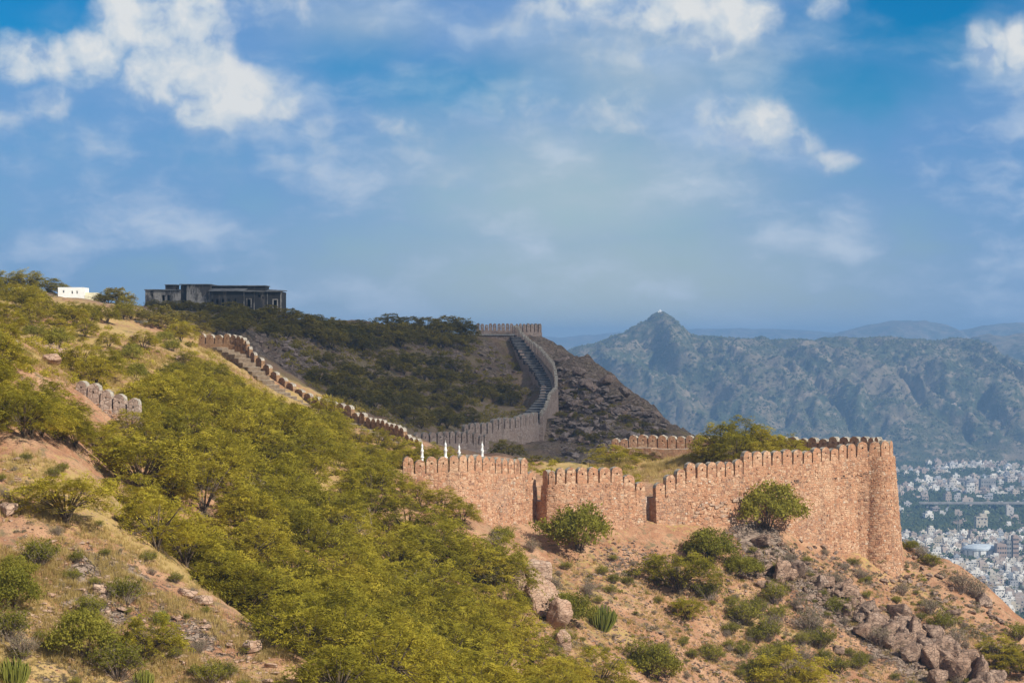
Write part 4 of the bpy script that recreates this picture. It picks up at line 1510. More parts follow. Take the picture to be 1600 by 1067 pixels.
def build_plants():
    make_protos()
    # thicket in the gully: dense thorn trees
    G = 'thorn trees of the gully thicket'
    lab = 'yellow green thorn tree among its like in the dense thicket filling the gully'
    gul = [(175, 650), (250, 640), (330, 625), (420, 650), (520, 690), (590, 720), (632, 770), (700, 800), (745, 830), (790, 880), (815, 950), (880, 1000), (890, 1140), (560, 1160), (470, 1040), (430, 960), (390, 900), (330, 850), (235, 770)]
    c = scatter(gul, 124, 2.3, lambda g: plant('thorn', g, rnd.choice((.65, .8, .95, 1.05, 1.2)) * rnd.uniform(.93, 1.08), lab, 'tree', G), 1, clear=.95)
    gul2 = [(300, 880), (420, 950), (520, 1080), (640, 1200), (820, 1250), (900, 1150), (560, 1060)]
    for _ in range(16):   # the gully floor behind the spur's edge
        t = rnd.random()
        x, y = -23 + 16 * t + rnd.uniform(-3, 3), 143 - 20 * t + rnd.uniform(-4, 4)
        plant('thorn', (x, y, gz(x, y)), rnd.uniform(.9, 1.2), lab, 'tree', G)
    sl = [(200, 640), (320, 600), (430, 625), (520, 670), (620, 705), (600, 735), (480, 690), (330, 660), (200, 690)]
    scatter(sl, 30, 2.3, lambda g: plant('thorn', g, rnd.uniform(.6, .9), 'yellow green thorn tree on the sunlit slope between the stair wall and the gully', 'tree', 'thorn trees below the stair wall'), 2, clear=.8)
    for px, py, z_ in ((118, 700, .62), (150, 706, .6), (182, 708, .66), (206, 690, .7), (232, 672, .7), (250, 655, .75), (100, 690, .7)):
        g = hit(px, py)
        plant('thorn', g, z_, lab, 'tree', G)
    under = [(200, 640), (300, 575), (380, 600), (470, 650), (540, 690), (640, 712), (640, 745), (560, 740), (400, 690), (240, 690)]
    scatter(under, 48, 1.9, lambda g: plant('thorn', g, rnd.uniform(.4, .6), 'low bright thorn bush filling the gaps on the slope below the stair', 'bush', 'low thorn bushes below the stair'), 12, clear=.42)
    name_by_place('low thorn bushes below the stair', 'low bright thorn bush', [(230, 650, 'right of the left merlons'), (300, 600, 'on the upper slope'), (380, 620, 'under the stair head'), (450, 660, 'under the middle stair'), (540, 700, 'under the lower stair'), (610, 725, 'behind the broken merlons'), (380, 670, 'above the domed rock')])
    for k, (px, Y) in enumerate(((642, 212), (668, 213), (694, 212.5), (722, 213), (745, 214))):
        x = (px - 800) / F * Y
        plant('thorn', (x, Y, gz(x, Y)), .82, 'thorn bush at the foot of the white minarets, %s from left' % ORD[k], 'bush', 'thorn bushes at the minarets')
    for px, py, z_, w_ in ((592, 700, .6, 'beside the last step'), (618, 706, .6, 'between the last step and the broken merlons'), (560, 690, .55, 'under the lower flight'), (530, 672, .5, 'under the middle flight')):
        plant('thorn', hit(px, py), z_, 'bright thorn bush below the stair, ' + w_, 'bush')
    r_ = random.Random(41)
    nb_ = 0
    for t_ in range(26):
        f_ = t_ / 25 * 5.99
        pth = [(335, 552), (378, 566), (425, 612), (465, 638), (500, 656), (560, 680), (600, 700)]
        (a0, b0), (a1, b1) = pth[int(f_)], pth[int(f_) + 1]
        q = f_ - int(f_)
        g = hit(a0 + (a1 - a0) * q - r_.uniform(14, 46), b0 + (b1 - b0) * q + r_.uniform(16, 40))
        if g is not None:
            plant('thorn', g, r_.uniform(.3, .5), 'low thorn bush on the strip just below the stair', 'bush', 'low bushes just below the stair')
    name_by_place('low bushes just below the stair', 'low thorn bush just below the stair', [(340, 575, 'at its head'), (400, 620, 'under the sunlit treads'), (470, 665, 'in the middle'), (560, 700, 'at its lower end')])
    for k, (px, py, z_) in enumerate(((78, 492, .5), (95, 497, .6), (112, 493, .45), (126, 499, .6), (143, 494, .5), (158, 500, .6), (104, 506, .65), (140, 510, .6))):
        plant('thorn', hit(px, py), z_, 'green thorn bush on the open ground below the white hut', 'bush', 'thorn bushes below the white hut')
    name_by_place('thorn bushes below the white hut', 'thorn bush', [(115, 497, 'on the open ground below the white hut')])
    for px, py, z_, w_ in ((118, 652, .42, 'before the first of the left merlons'), (207, 664, .5, 'before the last of the left merlons')):
        plant('thorn', hit(px, py), z_, 'small thorn bush ' + w_, 'bush')
    for k in range(13):
        px = 232 + k * 11.5 + rnd.uniform(-4, 4)
        Y = 408 + rnd.uniform(-2, 2)
        x = (px - 800) / F * Y
        plant('far', (x, Y, gz(x, Y)), rnd.uniform(.55, .9), 'shaded bush right against the front of the abandoned building', 'bush', 'bushes against the building front')
    for px, s_ in ((404, .6), (418, .75), (447, .5)):
        x = (px - 800) / F * 409
        plant('far', (x, 409, gz(x, 409)), s_, 'shaded bush right against the front of the abandoned building', 'bush', 'bushes against the building front')
    name_by_place('bushes against the building front', 'shaded bush', [(300, 480, 'against the left half of the building front'), (420, 485, 'against the right half of the building front')])
    lf = [(0, 575), (60, 590), (130, 665), (170, 700), (120, 690), (60, 690), (-40, 670), (-60, 580)]
    scatter(lf, 18, 1.8, lambda g: plant('thorn', g, rnd.uniform(.55, .85), 'thorn tree in the clump round the weathered merlons on the left slope', 'tree', 'thorn trees round the left merlons'), 3, clear=.9)
    up = [(-30, 480), (60, 480), (180, 505), (300, 520), (340, 535), (330, 575), (380, 600), (470, 640), (430, 640), (330, 605), (200, 610), (120, 600), (60, 580), (-30, 560)]
    scatter(up, 32, 3.4, lambda g: plant('thorn' if rnd.random() < .75 else 'bush', g, rnd.uniform(.48, .8), 'small green thorn tree scattered over the sunlit grassy upper slope', 'tree', 'trees of the sunlit upper slope'), 4, clear=.7)
    rg_ = [(-30, 462), (120, 470), (210, 485), (205, 500), (100, 492), (-30, 480)]
    scatter(rg_, 13, 3.2, lambda g: plant('thorn', g, rnd.uniform(.6, .9), 'thorn tree along the sunlit ridge left of the abandoned building', 'tree', 'ridge trees left of the building'), 5, clear=.8)
    for px, py, s in ((10, 466, 1.12), (44, 465, 1.18), (74, 466, .95), (-18, 466, 1.1), (28, 468, 1.1), (92, 467, .8)):
        Y = 358.0
        x = (px - 800) / F * Y
        plant('thorn', (x, Y, gz(x, Y)), s, 'large dark thorn tree in the clump left of the white hut on the ridge', 'tree', 'large trees left of the white hut', sz=s * .8)
    x = (183 - 800) / F * 350
    plant('far', (x, 350, gz(x, 350)), 1.1, 'dull grey green tree on the ridge between the white hut and the abandoned building', 'tree', sz=.95)
    x = (170 - 800) / F * 347
    plant('far', (x, 347, gz(x, 347)), 1.1, 'smaller dull tree just right of the white hut', 'tree', sz=.75)
    # shaded trees below the building and along the skyline
    bl = [(220, 485), (300, 488), (430, 492), (470, 508), (460, 535), (380, 525), (300, 525), (240, 520)]
    scatter(bl, 34, 2.6, lambda g: plant('far', g, rnd.uniform(.6, 1.0), 'shaded thorn bush on the slope below the abandoned building', 'bush', 'shaded bushes below the building'), 6, clear=.7)
    for px, Y in ((460, 425), (452, 421)):
        x = (px - 800) / F * Y
        plant('far', (x, Y, gz(x, Y)), .9 if px == 460 else .6, 'shaded tree standing out against the sky right of the building' if px == 460 else 'low shaded bush at the right corner of the abandoned building', 'tree')
    sk = [(470, 512), (520, 515), (590, 520), (700, 520), (742, 528), (730, 545), (620, 545), (520, 555), (470, 535)]
    scatter(sk, 46, 2.7, lambda g: plant('far', g, rnd.uniform(.8, 1.3), 'shaded thorn bush along the skyline between the building and the far wall', 'bush', 'shaded skyline bushes'), 7, clear=.8)
    for px, Y, s in ((700, 505, 1.5), (720, 507, 1.3), (690, 498, 1.2), (610, 480, 1.4), (640, 485, 1.4), (665, 490, 1.2)):
        x = (px - 800) / F * Y
        plant('far', (x, Y, gz(x, Y)), s, 'tall shaded thorn tree breaking the skyline left of the far platform', 'tree', 'tall shaded trees left of the far platform')
    hl = [(470, 575), (560, 560), (640, 560), (740, 590), (810, 615), (815, 650), (760, 662), (680, 672), (640, 668), (580, 640), (500, 615)]
    scatter(hl, 84, 2.5, lambda g: plant('far', g, rnd.uniform(.45, 1.15), 'dark thorn bush on the shaded hollow below the far stair', 'bush', 'dark bushes in the shaded hollow'), 8, clear=.5)
    for px, py, Y, s in ((850, 726, 318, 1.5), (890, 728, 312, 1.4), (830, 728, 306, 1.1), (872, 730, 300, 1.1), (795, 722, 335, 1.1), (780, 716, 342, .9), (912, 728, 322, 1.0)):
        x = (px - 800) / F * Y
        plant('far', (x, Y, gz(x, Y)), s, 'dark bush in the clump between the crossing grey wall and the pink fort wall', 'bush', 'dark bushes behind the pink wall')
    # inside the outwork
    for px, Y, s in ((950, 246, .95), (985, 247, .9), (1015, 247, .7), (965, 240, .7)):
        x = (px - 800) / F * Y
        plant('thorn', (x, Y, gz(x, Y)), s, 'low thorn bush on the grass in front of the inner parapet', 'bush', 'thorn bushes before the inner parapet', sz=s * .75)
    for px, Y, s in ((1125, 234, 1.15), (1160, 233, 1.3), (1195, 232, 1.25), (1230, 231, 1.05), (1150, 227, 1.0), (1105, 233, .75), (1190, 226, .9)):
        x = (px - 800) / F * Y
        plant('thorn', (x, Y, gz(x, Y)), s * .92, 'bright thorn tree in the clump inside the outwork rising over the pink wall', 'tree', 'thorn trees inside the outwork')
    # plants on the slope under the wall, one by one
    S = [('bush', 905, 862, 1.72, 'large round green bush growing against the pink wall left of the slit', 'bush'),
         ('bush', 1200, 826, 1.85, 'round green bush growing out of the pink wall left of the bastion', 'bush'),
         ('bush', 1108, 880, 1.35, 'dark green bush on the bank right below the slit', 'bush'),
         ('bush', 1160, 902, 1.0, 'rounded green bush right of the pair below the slit', 'bush'),
         ('umbrella', 1062, 930, 1.35, 'wide spreading grey green thorn tree below the slit', 'tree'),
         ('mixed', 1110, 938, 1.2, 'twiggy green shrub at the right end of the spreading tree below the slit', 'shrub'),
         ('umbrella', 1075, 968, .7, 'bright green low thorn bush below the wide spreading tree', 'bush'),
         ('cactus', 940, 982, 1.15, 'round clump of upright green spurge stems on the open slope', 'spurge'),
         ('bush', 885, 975, 1.15, 'dark green bush beside the pale boulder spine', 'bush'),
         ('mixed', 1010, 1050, 1.75, 'large grey green twiggy shrub low in the middle of the slope', 'shrub'),
         ('bush', 1025, 1062, 1.2, 'green bush at the foot of the large twiggy shrub', 'bush'),
         ('mixed', 1115, 1035, .9, 'small green shrub with a bright top at mid slope', 'shrub'),
         ('thorn', 1235, 1090, 1.25, 'bright green thorn tree cut by the bottom edge below the rock band', 'tree'),
         ('mixed', 1165, 975, 1.3, 'grey green twiggy shrub left of the rock band', 'shrub'),
         ('mixed', 1200, 1000, 1.2, 'brownish twiggy shrub left of the rock band and below its grey neighbour', 'shrub'),
         ('dry', 1265, 990, 1.7, 'large bare dry shrub just under the rock band', 'shrub'),
         ('dry', 1375, 1010, 1.4, 'bare brown shrub under the biggest rocks of the band', 'shrub'),
         ('mixed', 1310, 960, 1.0, 'green shrub squeezed between two parts of the rock band', 'shrub'),
         ('dry', 1310, 915, .9, 'grey dry shrub between boulders above the rock band', 'shrub'),
         ('dry', 1345, 905, .8, 'dry shrub right below the bastion', 'shrub'),
         ('dry', 1290, 868, .55, 'small dry tuft at the foot of the bastion wall', 'shrub'),
         ('mixed', 1262, 833, .6, 'bright little shrub at the foot of the wall left of the bastion', 'shrub'),
         ('mixed', 1335, 885, .6, 'small green shrub at the left foot of the bastion', 'shrub'),
         ('mixed', 1375, 885, .55, 'small green shrub at the front foot of the bastion', 'shrub'),
         ('dry', 1410, 930, .9, 'greyish dry shrub on the grassy slope below the bastion', 'shrub'),
         ('dry', 1455, 960, 1.0, 'dry shrub in the middle of the grassy slope right of the rock band', 'shrub'),
         ('mixed', 1470, 985, 1.2, 'grey green shrub right of the rock band on the grassy slope', 'shrub'),
         ('dry', 1495, 1010, 1.2, 'dry shrub right of the rock band near its lower end', 'shrub'),
         ('thorn', 1560, 1045, .9, 'bright green thorn bush near the lower right corner', 'bush'),
         ('thorn', 1600, 1050, 1.0, 'bright green thorn bush cut by the right edge of the picture', 'bush'),
         ('mixed', 1590, 1000, 1.2, 'dull green shrub on the right edge above the bright thorn bushes', 'shrub'),
         ('dry', 1440, 872, .95, 'bushy dry shrub on the skyline right of the bastion', 'shrub'),
         ('mixed', 1455, 885, .9, 'green shrub on the skyline slope right of the bastion', 'shrub'),
         ('dry', 1500, 925, 1.5, 'large feathery dry shrub on the skyline above the city', 'shrub'),
         ('dry', 1525, 935, 1.4, 'dry shrub on the skyline right of the large feathery one', 'shrub'),
         ('bush', 1423, 860, .5, 'small green bush tucked behind the right side of the bastion', 'bush'),
         ('dry', 775, 855, .9, 'grey dry shrub at the foot of the pink wall near the thicket edge', 'shrub'),
         ('bush', 785, 850, .62, 'blue green little bush at the foot of the pink wall', 'bush'),
         ('dry', 830, 862, .8, 'grey dry shrub on the bank left of the large round bush', 'shrub'),
         ('thorn', 655, 792, .62, 'low thorn bush against the foot of the pink wall at its left end', 'bush'), ('thorn', 692, 806, .7, 'thorn bush leaning on the pink wall, second from its left end', 'bush'), ('thorn', 722, 822, .66, 'thorn bush leaning on the pink wall just left of the grey dry shrub', 'bush'),
         ('thorn', 612, 772, .7, 'thorn bush just left of the left end of the pink wall', 'bush'), ('thorn', 580, 762, .8, 'thorn bush hiding the foot of the broken merlons', 'bush'), ('thorn', 84, 672, .7, 'thorn bush on the bare bank left of the left merlons', 'bush'), ('thorn', 112, 668, .5, 'small thorn bush below the first of the left merlons', 'bush'),
         ('thorn', 772, 928, .72, 'thorn bush at the thicket edge just left of the top of the boulder spine', 'bush'), ('thorn', 790, 962, .74, 'thorn bush left of the largest pale boulder', 'bush'), ('thorn', 808, 995, .74, 'thorn bush left of and below the largest pale boulder', 'bush'),
         ('thorn', 832, 1035, .8, 'thorn bush under the lowest pale boulder', 'bush'), ('thorn', 775, 1000, .85, 'thorn bush further left below the boulder spine', 'bush'), ('thorn', 790, 1050, .95, 'thorn bush well below the boulder spine', 'bush'), ('thorn', 858, 1070, .85, 'thorn bush on the bottom edge under the boulder spine', 'bush'),
         ('mixed', 800, 905, .7, 'grey green shrub above the top of the boulder spine', 'shrub'), ('mixed', 820, 950, .6, 'grey green shrub squeezed against the largest pale boulder', 'shrub'), ('thorn', 745, 960, .8, 'thorn bush at the open edge of the thicket, left of the boulder spine', 'bush'),
         ('dry', 540, 860, 1.9, 'grey leafless crown in the middle of the thicket', 'shrub'), ('dry', 395, 800, 1.8, 'grey leafless shrub in the upper thicket', 'shrub'), ('dry', 640, 960, 1.9, 'grey leafless shrub in the lower thicket', 'shrub'),
         ('dry', 735, 905, 1.6, 'big grey leafless shrub at the right edge of the gully thicket', 'shrub'),
         ('dry', 765, 925, 1.4, 'second grey leafless shrub at the right edge of the gully thicket', 'shrub'),
         ('dry', 745, 790, 1.0, 'small dry shrub against the pink wall above the thicket', 'shrub'),
         ('dry', 920, 930, .9, 'grey dry shrub above the spurge clump', 'shrub'),
         ('dry', 865, 920, .8, 'grey dry shrub right of the pale rocks at the thicket edge', 'shrub'),
         ('mixed', 980, 915, .6, 'low green shrub on the open soil under the slit', 'shrub'),
         ('mixed', 885, 890, .5, 'low bright shrub at the foot of the large round bush', 'shrub'),
         ('dry', 1235, 880, .7, 'dry shrub at the upper end of the rock band', 'shrub'),
         ('thorn', 935, 1085, 1.0, 'green thorn tree cut by the bottom edge right of the thicket', 'tree'),
         ('mixed', 880, 1010, .9, 'green shrub at the foot of the pale boulder spine', 'shrub'),
         # the spur in front
         ('umbrella', 103, 818, 1.02, 'umbrella shaped thorn bush with bare fanned stems on the grassy spur', 'bush'),
         ('umbrella', 222, 775, 1.5, 'larger dark stemmed thorn tree where the spur meets the thicket', 'tree'),
         ('thorn', 245, 858, 1.0, 'dense thorn bush hanging over the right edge of the spur', 'bush'),
         ('thorn', 190, 740, .8, 'pale green thorn bush above the dark stemmed tree on the spur', 'bush'),
         ('mixed', 58, 885, 1.0, 'thin twiggy shrub on the left of the grassy spur', 'shrub'),
         ('bush', 18, 950, .85, 'dark green bush on the left edge of the spur', 'bush'),
         ('bush', 22, 910, .55, 'small dark bush above its larger neighbour on the left edge', 'bush'),
         ('mixed', 12, 1000, 1.0, 'grey green shrub on the left edge near the bottom', 'shrub'),
         ('mixed', 198, 942, .85, 'airy grey green shrub in the middle of the spur', 'shrub'),
         ('mixed', 138, 968, .72, 'small airy shrub left of the middle of the spur', 'shrub'),
         ('bush', 130, 1030, .88, 'bright green bush low on the spur', 'bush'),
         ('thorn', 235, 1032, .72, 'bright green thorn bush right of the rounded one low on the spur', 'bush'),
         ('mixed', 185, 1060, 1.15, 'dark grey twiggy shrub at the bottom of the spur', 'shrub'),
         ('dry', 35, 1030, .9, 'dry grey shrub left of the spurge at the bottom left', 'shrub'),
         ('cactus', 20, 1072, .7, 'clump of upright spurge stems in the bottom left corner', 'spurge'),
         ('cactus', 252, 975, .42, 'little spurge plant standing alone on the spur', 'spurge'),
         ('cactus', 225, 1075, .5, 'spurge stems cut by the bottom edge on the spur', 'spurge'),
         ('dry', 315, 1018, .45, 'small dry tuft between pale rocks of the spur', 'shrub'),
         ('mixed', 355, 1060, .5, 'small green shrub at the bottom right of the spur', 'shrub'),
         ('bush', 370, 930, .6, 'round little bush at the right edge of the spur', 'bush'),
         ('dry', 340, 890, .7, 'dark dry shrub at the thicket edge right of the spur', 'shrub'),
         ('mixed', 330, 1070, .7, 'grey green shrub on the bottom edge of the spur', 'shrub')]
    for key, px, py, s, lab_, cat in S:
        g = hit(px, min(py, 1110))
        if g is not None:
            plant(key, g, s, lab_, cat, None)
    name_by_place(G, 'thicket thorn tree', THICKET)
    name_by_place('trees of the sunlit upper slope', 'sunlit upper slope tree', UPPER)
    name_by_place('thorn trees below the stair wall', 'thorn tree below the stair wall', BELOW)
    name_by_place('dark bushes in the shaded hollow', 'dark hollow bush', HOLLOW)
    name_by_place('shaded skyline bushes', 'shaded skyline bush', SKYL)
    name_by_place('shaded bushes below the building', 'shaded bush below the building', BLD)
    name_by_place('thorn trees round the left merlons', 'thorn tree round the left merlons', [(0, 600, 'at the left edge'), (60, 640, 'in front'), (130, 690, 'lower right')])
    grey = [(1140, 925), (1230, 930), (1290, 975), (1350, 1020), (1390, 1075), (1180, 1075), (1130, 1000)]
    scatter(grey, 24, 1.5, lambda g: plant('mixed' if rnd.random() < .6 else 'dry', g, rnd.uniform(.7, 1.25), 'dull twiggy shrub in the scrub left of the rock band', 'shrub', 'scrub left of the rock band'), 13)
    name_by_place('scrub left of the rock band', 'dull twiggy shrub', [(1170, 950, 'right of the spreading tree'), (1190, 1040, 'near the bottom thorn tree'), (1270, 990, 'under the upper rock band'), (1330, 1050, 'under the lower rock band')])
    # small anonymous shrubs
    right = [(760, 870), (900, 890), (1000, 860), (1180, 850), (1400, 905), (1520, 990), (1600, 1010), (1600, 1090), (900, 1090), (820, 960)]
    scatter(right, 150, 1.1, lambda g: plant('dry' if rnd.random() < .55 else 'mixed', g, rnd.uniform(.22, .6), 'small low shrub on the stony orange slope under the fort wall', 'shrub', 'small shrubs on the stony slope'), 9)
    spur = [(0, 700), (110, 740), (180, 800), (260, 890), (400, 1000), (470, 1090), (0, 1090)]
    scatter(spur, 48, 1.0, lambda g: plant('dry' if rnd.random() < .5 else 'mixed', g, rnd.uniform(.18, .42), 'small low shrub in the dry grass of the spur', 'shrub', 'small shrubs on the grassy spur'), 10)
    rockh = [(880, 590), (960, 640), (1040, 680), (940, 700), (860, 690)]
    scatter(rockh, 22, 2.4, lambda g: plant('far', g, rnd.uniform(.22, .5), 'small dark bush between the rocks of the far rocky slope', 'bush', 'small bushes on the far rocky slope'), 11)


# ------------------------------------------------------------------ rocks, rubble, grass
def rock_mesh(seed, m, n=16, sub=2):
    r = random.Random(seed)
    bm = bmesh.new()
    for _ in range(n):
        v = Vector((r.uniform(-1, 1), r.uniform(-1, 1), r.uniform(-.8, .9)))
        k = max(abs(v.x), abs(v.y), abs(v.z))
        v = v / k * r.uniform(.75, 1.0) * .5
        bm.verts.new((v.x, v.y, v.z))
    h = bmesh.ops.convex_hull(bm, input=bm.verts[:])
    junk = [g for g in h['geom_interior'] + h['geom_unused'] if isinstance(g, bmesh.types.BMVert)]
    bmesh.ops.delete(bm, geom=list(set(junk)), context='VERTS')
    bmesh.ops.bevel(bm, geom=bm.edges[:], offset=.035, segments=1, affect='EDGES')
    for s in range(sub):
        bmesh.ops.triangulate(bm, faces=bm.faces[:])
        bmesh.ops.subdivide_edges(bm, edges=[e for e in bm.edges if e.calc_length() > .16], cuts=1, use_grid_fill=False)
        a = .05 / (s + 1)
        for v in bm.verts:
            q = v.co * (3.0 * (s + 1)) + Vector((seed * 1.7, 0, 0))
            d = gnoise(np.array([q.x + q.z * .6]), np.array([q.y - q.z * .8]), seed % 50)[0]
            st = gnoise(np.array([q.z * 3.0 + seed]), np.array([.5]), 3)[0]
            v.co += v.co.normalized() * (a * d + a * .5 * st)
    bmesh.ops.triangulate(bm, faces=bm.faces[:])
    me = bpy.data.meshes.new('rock')
    bm.to_mesh(me)
    bm.free()
    me.materials.append(m)
    return me


def name_the_rest():
    name_by_place('thorn trees inside the outwork', 'bright thorn tree', [(1170, 690, 'in the clump inside the outwork')])
    name_by_place('ridge trees left of the building', 'ridge thorn tree', [(30, 475, 'at the left edge'), (110, 480, 'below the white hut'), (190, 490, 'left of the abandoned building')])
    name_by_place('large trees left of the white hut', 'large dark thorn tree', [(40, 450, 'in the clump left of the white hut')])
    name_by_place('tall shaded trees left of the far platform', 'tall shaded skyline tree', [(650, 510, 'left of the far platform')])
    name_by_place('dark bushes behind the pink wall', 'dark bush', [(850, 710, 'in the clump behind the pink wall')])
    name_by_place('thorn bushes before the inner parapet', 'low thorn bush', [(980, 710, 'in front of the inner parapet')])
    name_by_place('dark crags of the far crest', 'dark crag', [(875, 560, 'beside the far wall'), (920, 590, 'on the upper far crest'), (1000, 640, 'on the lower far crest')])
    name_by_place('small shrubs on the grassy spur', 'small low shrub of the spur', [(40, 740, 'above the umbrella bush'), (130, 820, 'round the umbrella bush'), (200, 830, 'along the upper right edge'), (60, 900, 'at the left edge'), (150, 930, 'in the middle'), (250, 930, 'beside the long pale slab'), (330, 980, 'below the long pale slab'), (400, 1040, 'at the right foot'), (150, 1040, 'round the rounded bush'), (250, 1050, 'at the bottom')])
    name_by_place('small shrubs on the stony slope', 'small low shrub', [(790, 890, 'left of the large round bush'), (850, 920, 'round the boulder spine'), (900, 900, 'below the large round bush'), (950, 940, 'above the spurge clump'), (1000, 880, 'below the slit'), (1000, 980, 'right of the spurge clump'), (900, 1040, 'below the boulder spine'), (1000, 1060, 'round the large twiggy shrub'), (1060, 960, 'below the spreading tree'), (1100, 1050, 'bottom edge, middle'),
                  (1150, 880, 'round the bush pair'), (1180, 990, 'left of the rock band'), (1260, 860, 'under the bastion wall'), (1290, 980, 'below the upper rock band'), (1330, 1050, 'below the lower rock band'), (1400, 930, 'right of the upper rock band'), (1480, 980, 'right of the rock band'), (1540, 1030, 'near the lower right corner'), (1220, 1070, 'round the bottom thorn tree')])
    name_by_place('small bushes on the far rocky slope', 'small dark bush on the far rocks', [(890, 620, 'near the far wall'), (970, 650, 'in the middle'), (1020, 680, 'at the lower end')])
    name_by_place('rocks at the foot of the bastion', 'brown rock', [(1190, 850, 'by the wall bush'), (1250, 870, 'left below the bastion wall'), (1320, 890, 'at the left foot of the bastion'), (1390, 915, 'in front of the bastion')])
    name_by_place('rocks on the right skyline slope', 'skyline slope rock', [(1450, 890, 'near the bastion'), (1510, 930, 'round the feathery shrub'), (1570, 990, 'near the right edge')])
    name_by_place('stones on the orange slope', 'small stone', [(930, 920, 'right of the boulder spine'), (1050, 920, 'below the slit'), (1000, 1020, 'low in the middle'), (1200, 980, 'left of the rock band'), (1380, 1050, 'below the rock band')])
    name_by_place('pale slabs on the spur', 'pale flat slab', [(100, 920, 'on the left of the spur'), (220, 950, 'in the middle of the spur'), (310, 970, 'right on the spur'), (400, 1040, 'at the spur foot')])
    name_by_place('dark rocks of the far steep slope', 'dark jagged rock', [(890, 620, 'under the far wall'), (900, 690, 'at the foot of the steep slope'), (960, 640, 'high on the steep slope'), (970, 690, 'low on the steep slope'), (1030, 680, 'at the right tip')])
    name_by_place('grey rocks of the shaded scree', 'grey scree rock', [(430, 545, 'by the stair wall'), (490, 550, 'in the middle'), (560, 590, 'at the right end')])
    name_by_place('grey rocks under the far platform', 'grey rock', [(680, 570, 'in the left of the hollow'), (760, 570, 'under the far platform')])


